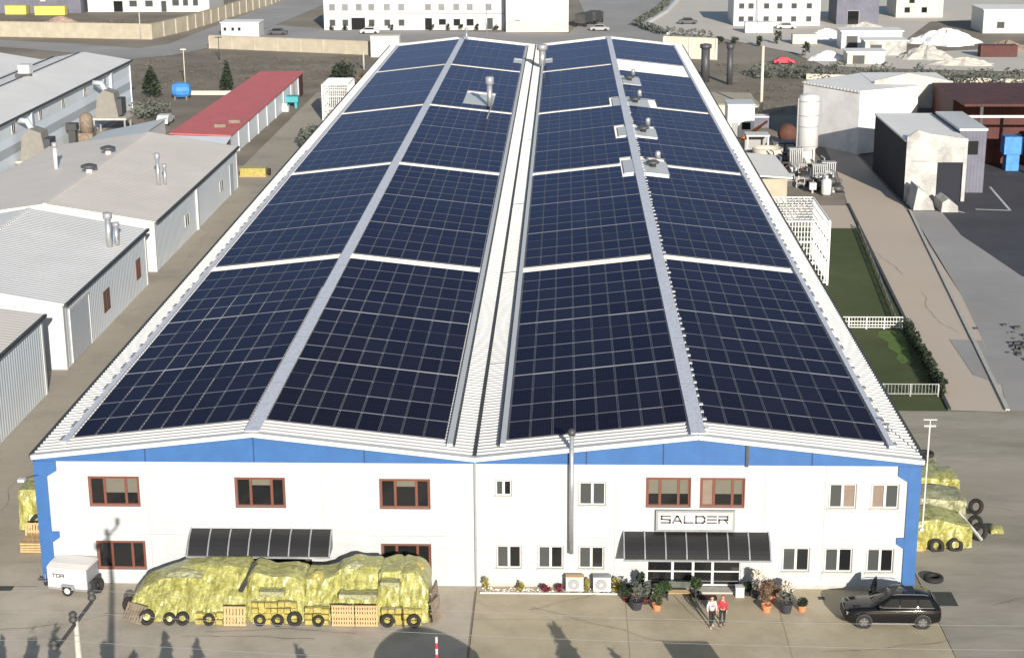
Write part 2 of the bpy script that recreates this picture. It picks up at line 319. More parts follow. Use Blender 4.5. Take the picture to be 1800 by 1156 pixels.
flat('lane', [(42.9,156),(40.6,149),(39,123),(37.1,102.4),(34.5,58.6),(32.7,30.4),(36.8,30.1),(38.4,38.8),(40.9,62.5),(43.2,100.9),(43.4,133)], .07, 'lane')
flat('service_yard', [(24.2,90.1),(36.3,90.1),(37.2,102.4),(39,123),(40.6,149),(42.9,156),(40,168),(24.2,168)], .03, 'earth')
flat('dirt_strip', [(29.4,90.2),(36.1,90.2),(37.0,101.8),(29.4,102)], .05, 'lane')
flat('lawn', [(24.3,34),(33,34),(36,90),(24.3,90)], .05, 'grass')
flat('lawn_edge', [(24.3,30.3),(32.7,30.3),(33,33.9),(24.3,33.9)], .05, 'grass')
flat('lawn_patch', [(31.5,41.6),(32.2,42.0),(32.6,44.0),(32.9,46.4),(33.1,48.5),(33.2,50.4),(32.4,50.9),(31.3,50.7),(30.9,49.2),(31.5,47.6),(31.2,45.8),(31.7,44.3),(31.3,43.0)], .07, 'grass_b')
flat('side_road', [(43.5,98.8),(40.9,62.5),(38.4,38.8),(36.9,30.3),(47,30.2),(60,60),(48.2,70),(46.4,86.7),(46.9,98.8)], .075, 'asphalt')
flat('road_shadow_patch', [(36.7,48.4),(39.3,48.1),(38.2,36.0),(36.4,38.8)], .095, 'asphalt')  # dark triangle of shadow laid on the road as a darker flat patch
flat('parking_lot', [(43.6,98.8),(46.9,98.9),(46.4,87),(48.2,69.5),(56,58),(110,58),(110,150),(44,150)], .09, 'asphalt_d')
flat('road', [(-260,290),(-124.9,274.9),(-102.3,265.9),(-82.5,256),(-78,264),(-72,354),(-66.7,480),(-51,480),(-58,350),(-62,301),(-65.7,283),(-67.9,257.2),(-73.1,243.8),(-79.6,238.4),(-90.7,245.9),(-106.7,256),(-121.8,263),(-260,280)], .05, 'asphalt')
flat('forecourt', [(-66,258),(-28,244),(28,268),(27.6,276),(20.5,296),(34,380),(7.5,390),(9.9,319),(5.7,282),(-49.3,293),(-62,301)], .06, 'asphalt')
flat('gravel_yard', [(20.6,296),(34.3,373),(150,373),(130,262),(88,220),(64,224),(52.9,240),(37.2,274.4),(26,279)], .05, 'yard_b')
flat('beige_yard', [(50,243),(53,226),(64,222),(88,217),(150,205),(150,268),(109,256),(68,243)], .08, 'yard_b')
flat('scrub_bank', [(67.9,245),(109.5,259),(150,330),(89,306)], .07, 'field')
flat('scrub_strip', [(-260,296),(-118,284.5),(-86,277.5),(-74,352),(-74,480),(-300,480)], .03, 'field')
# joints in the concrete
j = MB()
for x in (8.2, 16.4): j.box(x-.015, -60, .062, x+.015, -.9, .066)
for y in (-4.1, -11): j.box(.1, y-.012, .062, 24.5, y+.012, .066)
j.box(-60,-.62,.062,-24.4,-.55,.067); j.box(-.06,-60,.062,.03,-.7,.069)
o = j.build('pavement_joint', 'wood_old'); o['kind'] = 'structure'
rnd = random.Random(17); j = MB()
for sx, sy, L, a0 in [(3,-3,9,.3),(10,-6.5,8,2.8),(18,-7.5,7,.2),(13,-5.5,5,1.9),(-6,-6,8,3.0),(-21,-4,7,.1),(-25,-6,6,.5),(-15,-6.5,7,.2),(28,-2,10,.4),(30,12,12,.1),(31,20,9,2.6),(34,-5,8,.9),(-30,10,10,1.5),(-31,28,14,1.62),(-29.5,45,15,1.5),(-31.5,70,18,1.55),(27,24,7,.2),(35,14,10,.7),(38,50,14,1.7),(37,70,14,1.65)]:
    x, y, a = sx, sy, a0
    for k in range(int(L/.5)):
        a += rnd.uniform(-.35,.35); a = a*.8+a0*.2; nx_, ny_ = x+.5*math.cos(a), y+.5*math.sin(a); w_ = rnd.uniform(.008,.02)
        j.add([(x-w_*math.sin(a),y+w_*math.cos(a),.1),(nx_-w_*math.sin(a),ny_+w_*math.cos(a),.1),(nx_+w_*math.sin(a),ny_-w_*math.cos(a),.1),(x+w_*math.sin(a),y-w_*math.cos(a),.1)],[(0,1,2,3)]); x, y = nx_, ny_
o = j.build('pavement_crack', 'wood_old'); o['kind'] = 'structure'
for i, (a, b) in enumerate([((55.6,112.4),(54.6,99.1)),((50.9,99.7),(54.6,99.1)),((47.6,100.5),(49.2,97.8)),((61,112),(60,99))]):
    mb = MB(); mb.beam((*a,.1), (*b,.1), .28, .01); o = mb.build('road_marking', 'line'); o['kind'] = 'structure'
# ------------------------------------------------------------------ the factory
WL, WR, LEN, ZE, ZR, RX = -24.0, 24.0, 193.5, 7.70, 9.05, 12.03
def zr(x):
    x = abs(x); return ZR - (ZR-ZE)*abs(x-RX)/RX
B = thing('factory_building', 'long white two storey factory with blue trim and a twin ridged roof of solar panels', 'factory', (0,0,0))
W = []   # windows: x0,x1,z0,z1,kind,blind
for x0, x1, z0, z1, bl in ((-21.2,-18.5,4.72,6.36,1),(-13.12,-10.46,4.70,6.35,2),(-5.18,-2.51,4.68,6.32,2),(-21.02,-18.4,.96,2.55,0),(-5.17,-2.52,.96,2.5,0),(9.36,11.68,4.88,6.5,3),(12.29,14.6,4.88,6.5,4)): W.append((x0,x1,z0,z1,'brown',bl))
for x0, x1, z0, z1, bl in ((1.12,1.98,5.44,6.32,0),(5.67,7.1,4.92,6.24,5),(1.15,2.49,1.16,2.48,0),(3.44,4.8,1.16,2.47,0),(5.68,7.04,1.17,2.46,0),(19.22,20.66,4.84,6.24,6),(21.5,22.95,4.84,6.23,6),(16.84,18.3,1.1,2.48,0),(19.15,20.63,1.08,2.47,0),(21.45,22.88,1.08,2.46,0)): W.append((x0,x1,z0,z1,'white',bl))
DOORS = [(9.42,14.58,.16,2.3),(-13.9,-9.1,.08,2.55)]
mb = holes_wall(MB(), -23.5, 23.4, .45, 7.3, [w_[:4] if w_[2] > .45 else w_[:4] for w_ in W] + [(a,b,.45,d) for a,b,c,d in DOORS], 0, .24)
mb.build('front_wall', 'facade', B)
mb = MB(); xs = [-23.5,-13.9,-9.1,9.42,14.58,23.4]
for a, b in ((xs[0],xs[1]),(xs[2],xs[3]),(xs[4],xs[5])): mb.box(a,-.012,0,b,.24,.45)
mb.build('plinth', 'facade', B)
mb = MB().box(.4,-.03,.0,9.3,-.013,.24); mb.box(14.7,-.03,0,23.3,-.013,.24); mb.build('plinth_strip', 'plinth', B)
M['joint'] = mat('joint grey', (.36,.36,.36), .8, var=0)
for x in (-18.0,-8.4,7.62,15.75,19.0): MB().box(x-.02,-.012,.46,x+.02,-.001,7.29).build('panel_joint', 'joint', B)
for q in ((16.6,2.95,21.9,3.05),(.9,2.96,7.3,3.04),(-5.8,2.97,-1.6,3.03),(-23.3,2.97,-16.2,3.02)): MB().box(q[0],-.05,q[1],q[2],-.001,q[3]).build('ledge', 'facade', B)
MB().box(-23.97,.3,0,-23.75,LEN,7.6).build('side_wall', 'facade', B)
MB().box(23.75,.3,0,23.97,LEN,7.6).build('side_wall', 'facade', B)
gp = [(-23.97,7.55),(-RX,8.9),(0,7.55),(RX,8.9),(23.97,7.55)]
MB().xz([(-23.7,0),(23.7,0)] + gp[::-1], LEN-.25, LEN-.02).build('back_wall', 'facade', B)
MB().xz([(-24.1,7.3),(24.05,7.3)] + [(24.05,7.56),(RX,8.91),(0,7.56),(-RX,8.91),(-24.1,7.56)], -.05, .2).build('gable_fascia', 'blue', B)
M['seam'] = mat('deep blue seam', (.012,.04,.13), .6, var=0)
for x in (-18,-12.03,-6,6.05,10.2,18.2): MB().box(x-.03,-.075,7.32,x+.03,-.05,zr(x)-.2).build('fascia_seam', 'seam', B)
MB().box(14.62,-.17,7.25,14.78,-.052,8.62).build('fascia_post', 'dgrey', B)
# blue corner columns with stepped brackets
for s, xo, xi in ((-1,-24.2,-23.5),(1,24.1,23.4)):
    mb = MB().box(min(xo,xi),-.1,0,max(xo,xi),.35,7.3)
    k = -s
    mb.xz([(xi,6.4),(xi+k*.55,6.75),(xi+k*.55,7.295),(xi,7.295)] if k > 0 else [(xi,6.4),(xi,7.295),(xi+k*.55,7.295),(xi+k*.55,6.75)], -.09, -.003)
    mb.xz([(xi,2.5),(xi+k*.42,2.8),(xi+k*.42,3.15),(xi,3.15)] if k > 0 else [(xi,2.5),(xi,3.15),(xi+k*.42,3.15),(xi+k*.42,2.8)], -.09, -.003)
    mb.build('corner_column', 'blue', B)
# white verge trim along the gables
mb = MB()
for a, b in ((-24.2,-RX),(-RX,0),(0,RX),(RX,24.15)):
    mb.beam((a,-.22,zr(a)-.07), (b,-.22,zr(b)-.07), .30, .24)
mb.build('verge_trim', 'white', B)
# ribbed roof sheets, four slopes
rf = None
for a, b in ((-24.15,-RX),(-RX,0),(0,RX),(RX,24.15)):
    mb = MB(); za, zb = zr(a), zr(b); prof = []
    y = -.05
    while y < LEN:
        prof += [(y,0),(y+.30,0),(y+.35,.06),(y+.45,.06)]; y += .5
    n = len(prof)
    mb.v = [(a,y,za+h) for y,h in prof] + [(b,y,zb+h) for y,h in prof]
    mb.f = [(i,i+1,i+1+n,i+n) for i in range(n-1)]
    o = mb.build('roof', 'roof', B); rf = rf or o
for x in (-24.27,24.22): MB().box(x-.09,-.2,7.56,x+.09,LEN,7.74).build('eave_gutter', 'gutter', B)
MB().box(-.10,-.1,7.66,.10,LEN,7.80).build('valley_gutter', 'gutter', B)
# ridge walkways of galvanised grating, with clips
for x in (-RX, RX):
    wk = MB().box(x-.40,-.3,ZR+.10,x+.40,LEN-.5,ZR+.17)
    wko = wk.build('ridge_walkway', 'galv', B)
    mb = MB(); y = .4
    while y < 120:
        if x > 0: MB().box(x+.401,y,ZR+.14,x+.40+random.uniform(.10,.24),y+.3,ZR+.2).build('clip', 'white', wko)
        y += random.uniform(1.1,1.6)
    mb = MB(); y = 8
    while y < LEN: mb.box(x-.42,y,ZR+.172,x+.42,y+.1,ZR+.18); y += 9.5
    mb.build('joint_plate', 'grey', wko)
# cable trays beside the panel fields
for x in (-22.72,-1.42,1.50,22.62):
    MB().box(x-.15,.9,zr(x)+.1,x+.15,LEN-3,zr(x)+.24).build('cable_tray', 'white' if abs(x) < 3 else 'galv', B)
    xx = x+(.26 if x in (-1.42,-22.72) and x > -5 else -.26 if x == 1.50 else -.3*(1 if x > 0 else -1)*-1)
    mb = MB()
    if abs(x) > 3:
        y = 1.2; s = 1 if x > 0 else -1
        while y < 92: MB().box(min(x+s*.16,x+s*.36),y,zr(x)+.08,max(x+s*.16,x+s*.36),y+random.uniform(.4,1.3),zr(x)+.2).build('cable_bracket', 'grey', B); y += random.uniform(1.6,2.6)
    else:
        s = -1 if x > 0 else 1
        MB().box(x+s*.22,1,zr(x)+.05,x+s*.30,LEN-3,zr(x)+.14).build('cable', 'dgrey', B)
mb = MB()
for y in (16.5,40,65.5,100,139.4,170): mb.add([(.1,y-.05,zr(.1)+.075),(1.3,y-.05,zr(1.3)+.075),(1.3,y+.08,zr(1.3)+.075),(.1,y+.08,zr(.1)+.075)],[(0,1,2,3)])
mb.build('roof_seam', 'grey', B)
# windows
def window(x0, x1, z0, z1, kind, bl, par, y=.12):
    f = MB(); fw = .09 if kind == 'brown' else .07; w_ = x1-x0
    mul = [.30,.735] if kind == 'brown' else [.5]
    e = .004
    f.box(x0+e,y-.06,z0+e,x0+fw,y+.05,z1-e); f.box(x1-fw,y-.06,z0+e,x1-e,y+.05,z1-e)
    f.box(x0+fw,y-.06,z0+e,x1-fw,y+.05,z0+fw); f.box(x0+fw,y-.06,z1-fw,x1-fw,y+.05,z1-e)
    for m_ in mul: f.box(x0+w_*m_-.07,y-.05,z0+fw,x0+w_*m_+.07,y+.05,z1-fw)
    if kind == 'brown':   # surround standing proud of the wall
        for q in ((x0-.06,z0-.06,x0-.001,z1+.06),(x1+.001,z0-.06,x1+.06,z1+.06),(x0-.001,z0-.06,x1+.001,z0-.001),(x0-.001,z1+.001,x1+.001,z1+.06)): f.box(q[0],-.03,q[1],q[2],-.001,q[3])
    fo = f.build('window', 'brown' if kind == 'brown' else 'white', par)
    edges = [0] + mul + [1]
    for k in range(len(edges)-1):
        p = MB().box(x0+w_*edges[k]+.06,y+.0,z0+.06,x0+w_*edges[k+1]-.06,y+.012,z1-.06)
        g = 'glass'
        if kind == 'white' and bl == 0 and k == 0: g = 'glass2'
        if bl == 5: g = 'glass2'
        if bl == 6: g = 'glass3' if k == (1 if x0 < 21 else 0) else 'glass2'
        if bl == 4 and k == 0: g = 'glass3'
        p.build('pane', g, fo)
        if (bl == 1 and k > 0) or (bl == 2 and k == 1) or bl == 3 or (bl == 4 and k > 0):
            h = (.5 if bl != 2 else .2)*(z1-z0)
            MB().box(x0+w_*edges[k]+.08,y-.02,z1-.1-h,x0+w_*edges[k+1]-.08,y-.006,z1-.1).build('blind', 'blind', fo)
    if kind == 'white': MB().box(x0-.1,-.07,z0-.09,x1+.04,.05,z0-.002).build('sill', 'plinth', fo); [MB().box(*q).build('trim', 'grey', fo) for q in ((x1+.001,-.02,z0,x1+.05,-.001,z1),(x0-.035,-.02,z0,x0-.001,-.001,z1),(x0-.03,-.02,z1+.001,x1+.05,-.001,z1+.035))]
    else: MB().box(x0-.06,-.06,z0-.12,x1+.06,-.001,z0-.062).build('sill', 'white', fo)
for w_ in W: window(*w_, B)
# entrance glazing and the goods door behind the wrapped stacks
f = MB(); x0, x1, z0, z1 = DOORS[0]; y = .1
us = [x0,x0+1.42,x0+2.55,x0+3.62,x1]
for u in us: f.box(u-.07 if u > x0 else u+.004,y-.05,z0,u+.07 if u < x1 else u-.004,y+.06,z1-.004)
for z in (z0,.98,z1-.09): 
    for k in range(4): f.box(us[k]+.07,y-.045,z,us[k+1]-.07,y+.055,z+(.1 if z != .98 else .08))
fo = f.build('entrance_door', 'white', B)
for k in range(4): MB().box(us[k]+.07,y,z0+.1,us[k+1]-.07,y+.012,z1-.09).build('pane', 'glass', fo)
MB().box(x0-.5,-.75,.05,x1+.35,-.02,.155).build('door_step', 'plinth', B)
f = MB().box(-13.85,.1,.1,-9.15,.16,2.5); f.build('goods_door', 'gutter', B)
# awnings
def awning(xa, xb, n, label):
    a = MB(); prof = [(-.02,3.40)] + [(-1.42*q-.02, 3.40-1.04*(.42*q+.58*q**2.3)) for q in (.15,.3,.45,.6,.75,.88,.96)] + [(-1.44,2.36)]
    m_ = len(prof)
    for s in (0,1):
        a.v += [(x,y_,z_-.03*s) for x in (xa,xb) for y_,z_ in prof]
    for i in range(m_-1):
        a.f += [(i,i+1,m_+i+1,m_+i),(2*m_+i,3*m_+i,3*m_+i+1,2*m_+i+1)]
    ao = a.build('awning', 'canopy', B)
    for k in range(n+1):
        x = xa+(xb-xa)*k/n; r = MB()
        for i in range(m_-1): r.beam((x,prof[i][0],prof[i][1]+.03),(x,prof[i+1][0],prof[i+1][1]+.03),.07,.06)
        if k in (0,n):
            r.beam((x,-.03,2.35),(x,-1.44,2.34),.05,.05); r.beam((x,-.06,2.33),(x,-.06,3.4),.05,.05)
        r.build('rib', 'steel', ao)
        if k in (0,n): MB().add([(x,-.03,2.38),(x,-1.42,2.38)]+[(x,p[0],p[1]-.02) for p in prof[::-1]], [tuple(range(2+m_))]).build('end_panel', 'canopy', ao)
    MB().box(xa-.05,-1.52,2.28,xb+.05,-1.42,2.38).build('front_rail', 'steel', ao)
awning(-15.70,-7.92,7,'left'); awning(8.12,16.02,7,'right')
# sign over the entrance
sg = MB().box(9.85,-.22,3.50,14.15,-.05,4.72); so_ = sg.build('sign_box', 'grey', B)
for q in ((9.85,3.50,14.15,3.62),(9.85,4.62,14.15,4.72),(9.85,3.62,9.98,4.62),(14.02,3.62,14.15,4.62)): MB().box(q[0],-.245,q[1],q[2],-.221,q[3]).build('frame', 'steel', so_)
MB().box(9.985,-.23,3.625,14.015,-.2205,4.615).build('sign_face', 'white', so_)
def strokes(mb, polys, ox, oz, sx, sz, wd, y):
    for pl in polys:
        for (a, b), (c, d) in zip(pl, pl[1:]):
            p = Vector((ox+a*sx, y, oz+b*sz)); q = Vector((ox+c*sx, y, oz+d*sz)); e = (q-p).normalized()*wd*.5
            mb.beam(p-e, q+e, wd, .012, up=(0,1,0))
LET = {'S':[[(1,1),(0,1),(0,.55),(1,.45),(1,0),(0,0)]],'A':[[(0,0),(.42,1),(.58,1),(1,0)],[(.38,.28),(.85,.28)]],'L':[[(0,1),(0,0),(1,0)]],'D':[[(0,0),(0,1),(.8,1),(1,.8),(1,.2),(.8,0),(0,0)]],
 'E':[[(1,1),(0,1)],[(0,.5),(1,.5)],[(1,0),(0,0)]],'R':[[(0,1),(1,1),(1,.5),(0,.5)],[(0,.5),(0,0)],[(.7,.5),(1,0)]],'T':[[(0,1),(1,1)],[(.5,1),(.5,0)]],'X':[[(0,0),(1,1)],[(0,1),(1,0)]],'I':[[(.5,0),(.5,1)]],'O':[[(0,0),(0,1),(1,1),(1,0),(0,0)]],'P':[[(0,0),(0,1),(1,1),(1,.5),(0,.5)]],'F':[[(0,0),(0,1),(1,1)],[(0,.5),(.8,.5)]],'Y':[[(0,1),(.5,.5),(1,1)],[(.5,.5),(.5,0)]],'U':[[(0,1),(0,0),(1,0),(1,1)]],'M':[[(0,0),(0,1),(.5,.4),(1,1),(1,0)]],'K':[[(0,0),(0,1)],[(1,1),(0,.5),(1,0)]],'N':[[(0,0),(0,1),(1,0),(1,1)]],'7':[[(0,1),(1,1),(.4,0)]]}
mb = MB()
for i, ch in enumerate('SALDER'): strokes(mb, LET[ch], 10.16+i*.625, 4.02, .46, .38, .095, -.238)
mb.build('lettering', 'ink', so_)
mb = MB(); rnd = random.Random(3); x = 10.34
while x < 13.45:       # the unreadable small line under the name
    wv = rnd.uniform(.05,.12); mb.box(x,-.236,3.79,x+wv,-.231,3.79+rnd.uniform(.05,.10)); x += wv+rnd.choice([.03,.04,.12])
mb.build('small_print', 'ink2', so_)
# downpipe, flue, corner lamps
MB().tube([(0,-.1,.1),(0,-.1,7.45)], .06).build('downpipe', 'grey', B)
fl = MB().tube([(5.25,-.42,2.25),(5.25,-.42,9.15)], .125, 12).build('flue_pipe', 'steel', B, True)
mb = MB()
for z in (3.2,5.2,7.0): mb.box(5.18,-.3,z,5.32,-.001,z+.06)
mb.build('bracket', 'steel', fl)
MB().lathe([(.2,9.12),(.22,9.3),(.16,9.42),(.05,9.48)], (5.25,-.42,0), 12).build('cap', 'dgrey', fl, True)
lp = MB().tube([(-23.95,-.1,6.5),(-24.2,-.6,6.62),(-24.5,-.95,6.6)], .03, 6).build('wall_lamp', 'dgrey', B)
MB().box(-24.75,-1.2,6.5,-24.4,-.9,6.66).build('lamp_head', 'white', lp)
mp = MB().tube([(24.33,-.05,3.7),(24.36,-.05,9.6)], .045, 7).build('lamp_mast', 'white', B)
mb = MB().box(24.05,-.1,9.58,24.68,0,9.66); mb.box(24.0,-.1,9.95,24.72,0,10.0); mb.box(24.34,-.08,9.6,24.38,-.02,9.98); mb.build('cross_arm', 'white', mp)
MB().box(24.2,-.16,3.6,24.4,.04,3.75).build('mast_foot', 'white', mp)
# roof vents and chimneys with their clear plates
def vent(x, y, par, plate, tall=1.0):
    pl = MB(); px0, px1, py0, py1 = plate
    segs = sorted([px0, px1] + ([RX] if px0 < RX < px1 else []))
    for a, b in zip(segs, segs[1:]):
        pl.add([(a,py0,zr(a)+.16),(b,py0,zr(b)+.16),(b,py1,zr(b)+.16),(a,py1,zr(a)+.16),(a,py0,zr(a)+.05),(b,py0,zr(b)+.05),(b,py1,zr(b)+.05),(a,py1,zr(a)+.05)], [(0,1,2,3),(0,4,5,1),(2,6,7,3),(0,3,7,4),(1,5,6,2)])
    v = pl.build('vent_plate', 'white', par)
    z = zr(x)+.15
    MB().lathe([(.34,0),(.34,.3),(.62,.34),(.7,.5),(.45,.66)], (x,y,z), 14).build('vent_cowl', 'dgrey', v, True)
    MB().lathe([(.28,.64),(.28,1.25*tall),(.2,1.4*tall),(.05,1.45*tall)], (x+.55,y+.9,z), 12).build('vent_pipe', 'steel', v, True)
PLATES = [(10.6,15.1,74.2,81.0),(10.7,15.0,95.4,101.4),(10.7,15.2,117,123.6),(12.6,15.1,136.6,143.9)]
for q in PLATES: vent(13.5,(q[2]+q[3])/2,B,q)
PL2 = [(-7.9,-4.2,121.2,131.2),(-2.95,-1.6,166.4,170.6),(1.7,3.1,166.4,170.6)]
for q in PL2:
    pl = MB().add([(q[0],q[2],zr(q[0])+.16),(q[1],q[2],zr(q[1])+.16),(q[1],q[3],zr(q[1])+.16),(q[0],q[3],zr(q[0])+.16),(q[0],q[2],zr(q[0])+.05),(q[1],q[2],zr(q[1])+.05),(q[1],q[3],zr(q[1])+.05),(q[0],q[3],zr(q[0])+.05)], [(0,1,2,3),(0,4,5,1),(2,6,7,3),(0,3,7,4),(1,5,6,2)])
    pl.build('roof_plate', 'white', B)
def chimney(x, y, h, r, par):
    z = zr(x); c_ = MB().lathe([(r*.8,z),(r*.8,z+h*.72)], (x,y,0), 14).build('chimney', 'steel', par, True)
    MB().lathe([(r*.8,z+h*.72),(r*1.3,z+h*.76),(r*1.3,z+h*.97),(r*.9,z+h)], (x,y,0), 14).build('chimney_cowl', 'alu', c_, True)
chimney(-4.5,121.4,3.9,.42,B); chimney(1.45,163.4,3.4,.62,B); chimney(-11.2,188,2.2,.22,B)
MB().tube([(-4.3,120.5,zr(-4.3)+.2),(-4.4,112,zr(-4.4)+.2)], .05, 5).build('guy_cable', 'white', B)
# ------------------------------------------------------------------ solar panels
PITCH, PW, PL = 2.875, 1.19, 2.815
COLS = [(-22.40,-12.50),(-11.58,-1.68),(1.74,11.62),(12.50,22.38)]
ROWS = []
for y0, n in ((1.7,13),(40.7,13),(79.7,13),(118.7,13),(157.7,11)):
    for k in range(n): ROWS.append(y0+k*PITCH-(.10 if k in (3,7) else 0))
GAP = (12.6,22.6,150.5,163.0)      # bare strip on the right slope
def frame_of(x0, x1, y):
    """corner, along-slope vector, row vector and normal of a panel"""
    a = Vector((x0,y,zr(x0)+.14)); b = Vector((x1,y,zr(x1)+.14)); u = (b-a); v = Vector((0,1,0)); n = u.cross(v).normalized(); return a, u.normalized(), v, n
def blocked(x0, x1, y0, y1):
    for q in PLATES + PL2 + [GAP]:
        if x0 < q[1]-.15 and x1 > q[0]+.15 and y0 < q[3]-.4 and y1 > q[2]+.4: return True
    return False
slots = []
for y in ROWS:
    for ci, (a, b) in enumerate(COLS):
        for k in range(8):
            x0 = a+(b-a)*k/8; x1 = x0+(b-a)/8
            if not blocked(x0, x1, y, y+PL): slots.append((y,ci,x0+.012,x1-.012))
def panel_mesh():
    w, l = PW, PL
    c = MB().add([(.035,.035,.036),(w-.035,.035,.036),(w-.035,l-.035,.036),(.035,l-.035,.036)], [(0,1,2,3)])
    f = MB()
    for q in ((0,0,w,.035),(0,l-.035,w,l),(0,.035,.035,l-.035),(w-.035,.035,w,l-.035)): f.box(q[0],q[1],0,q[2],q[3],.04)
    co = c.build('solar_panel', 'cells', keep=True); fo = f.build('frame', 'pframe', None)
    uv = co.data.uv_layers.new(name='UVMap')
    for i, q in enumerate(((0,0),(1,0),(1,1),(0,1))): uv.data[i].uv = q
    fo.parent = co; return co
proto = panel_mesh(); tag(proto, 'dark solar panel in a thin aluminium frame, in the rows nearest the front gable', 'solar panel', 'solar panels on the front of the factory roof')
for i, (y, ci, x0, x1) in enumerate(slots[:300]):
    a, u, v, n = frame_of(x0, x1, y)
    o = proto if i == 0 else copy_tree(proto)
    m = Matrix((u, v, n)).transposed().to_4x4(); m.translation = a
    jig = random.uniform(-.012,.012)
    o.matrix_world = m @ Matrix.Rotation(jig*.35, 4, 'X')
fr = MB(); ce = MB(); uvs = []
for i, (y, ci, x0, x1) in enumerate(slots[300:]):
    a, u, v, n = frame_of(x0, x1, y); w = (x1-x0)/u.x; l = PL
    P = lambda p, q, h: a+u*p+v*q+n*h
    ce.add([P(.035,.035,.036),P(w-.035,.035,.036),P(w-.035,l-.035,.036),P(.035,l-.035,.036)], [(0,1,2,3)])
    uvs += [(i,ci),(i+1,ci),(i+1,ci+1),(i,ci+1)]
    fr.add([P(0,0,.04),P(w,0,.04),P(w,l,.04),P(0,l,.04),P(.035,.035,.04),P(w-.035,.035,.04),P(w-.035,l-.035,.04),P(.035,l-.035,.04),P(0,0,0),P(w,0,0),P(w,l,0),P(0,l,0)],
           [(0,1,5,4),(1,2,6,5),(2,3,7,6),(3,0,4,7),(0,8,9,1),(2,10,11,3),(1,9,10,2),(3,11,8,0)])
far = ce.build('solar_panel_field', 'cells', keep=True); uv = far.data.uv_layers.new(name='UVMap')
for p in far.data.polygons:
    for li in p.loop_indices: uv.data[li].uv = uvs[far.data.loops[li].vertex_index]
tag(far, 'further rows of blue black solar panels stretching up the roof to the far gable', 'solar panels', kind='stuff')
fr.build('frame', 'pframe', far)

# bright mounting rails between the rows
rest = MB(); cnt = 0
for r_, y in enumerate(ROWS[1:], 1):
    if y-ROWS[r_-1] > PITCH+.5: continue
    wide = .027 if r_ % 13 in (4,8,11) else .012
    for a, b in COLS:
        x0, x1 = a+.02, b-.02; yc = y-(PITCH-PL)/2-(0 if wide < .03 else -.02)
        if blocked(x0, x1, yc, yc+.1): continue
        tgt = MB() if cnt < 100 else rest
        tgt.add([(x0,yc-wide,zr(x0)+.17),(x1,yc-wide,zr(x1)+.17),(x1,yc+wide,zr(x1)+.17),(x0,yc+wide,zr(x0)+.17),(x0,yc-wide,zr(x0)+.12),(x1,yc-wide,zr(x1)+.12),(x1,yc+wide,zr(x1)+.12),(x0,yc+wide,zr(x0)+.12)],[(0,1,2,3),(0,4,5,1),(1,5,6,2),(2,6,7,3),(3,7,4,0)])
        if cnt < 100: tgt.build('mounting_rail', 'rail', B)
        cnt += 1
o = rest.build('far_mounting_rail', 'rail', B); o['kind'] = 'stuff'
# ------------------------------------------------------------------ neighbouring sheds on the left
def side_window(par, x, y0, y1, z0, z1, m='brown', g='glass'):
    f = MB()
    for q in ((y0-.06,z0-.06,y1+.06,z0),(y0-.06,z1,y1+.06,z1+.06),(y0-.06,z0,y0,z1),(y1,z0,y1+.06,z1),((y0+y1)/2-.03,z0,(y0+y1)/2+.03,z1)): f.box(x+.003,q[0],q[1],x+.06,q[2],q[3])
    o = f.build('window', m, par); MB().box(x+.004,y0,z0,x+.03,y1,z1).build('pane', g, o); return o
def shed(name, label, xr, xl, y0, y1, eave, ridge_x, ridge_z, roofm, group=None, wallm='clad', trim=True, eave_l=None):
    eave_l = eave_l or eave
    t = thing(name, label, 'shed', ((xr+xl)/2, (y0+y1)/2, 0), group)
    MB().box(xr-.2,y0+.2,0,xr,y1-.2,eave-.05).build('side_wall', wallm, t)
    MB().box(xl,y0+.2,0,xl+.2,y1-.2,eave_l-.05).build('side_wall', wallm, t)
    gab = [(xl,0),(xr,0),(xr,eave-.02),(ridge_x,ridge_z-.02),(xl,eave_l-.02)]
    MB().xz(gab,y0,y0+.2).build('gable_wall', 'white', t); MB().xz(gab,y1-.2,y1).build('gable_wall', 'white', t)
    m = MB(); m.add([(ridge_x,y0-.1,ridge_z),(xr+.25,y0-.1,eave),(xr+.25,y1+.1,eave),(ridge_x,y1+.1,ridge_z),(xl-.25,y0-.1,eave_l),(xl-.25,y1+.1,eave_l),
        (ridge_x,y0-.1,ridge_z-.08),(xr+.25,y0-.1,eave-.08),(xr+.25,y1+.1,eave-.08),(ridge_x,y1+.1,ridge_z-.08),(xl-.25,y0-.1,eave_l-.08),(xl-.25,y1+.1,eave_l-.08)],
        [(0,1,2,3),(4,0,3,5),(0,6,7,1),(3,2,8,9),(1,7,8,2),(4,10,6,0),(5,3,9,11),(4,5,11,10)])
    r = m.build('roof', roofm, t)
    MB().box(ridge_x-.22,y0-.05,ridge_z-.03,ridge_x+.22,y1+.05,ridge_z+.05).build('ridge_cap', roofm, r)
    MB().box(xr+.2,y0-.1,eave-.18,xr+.42,y1+.1,eave+.03).build('gutter', 'gutter', r)
    if trim:
        for y in (y0-.02, y1+.02-.35): MB().box(xr-.3,y,0,xr+.05,y+.35,eave-.06).build('corner_trim', 'white', t)
    return t
def stack_pipe(x, y, z, h, r, par, m='steel'):
    p = MB().lathe([(r,z),(r,z+h*.8)], (x,y,0), 10).build('vent_pipe', m, par, True)
    MB().lathe([(r,z+h*.8),(r*1.5,z+h*.84),(r*1.5,z+h*.98),(r*.6,z+h)], (x,y,0), 10).build('cowl', 'alu', p, True); return p
def mushroom(x, y, z, par):
    p = MB().lathe([(.35,z),(.35,z+.7)], (x,y,0), 10).build('roof_vent', 'white', par, True)
    MB().lathe([(.4,z+.7),(.85,z+.75),(.85,z+.98),(.3,z+1.15)], (x,y,0), 12).build('cowl', 'dgrey', p, True)
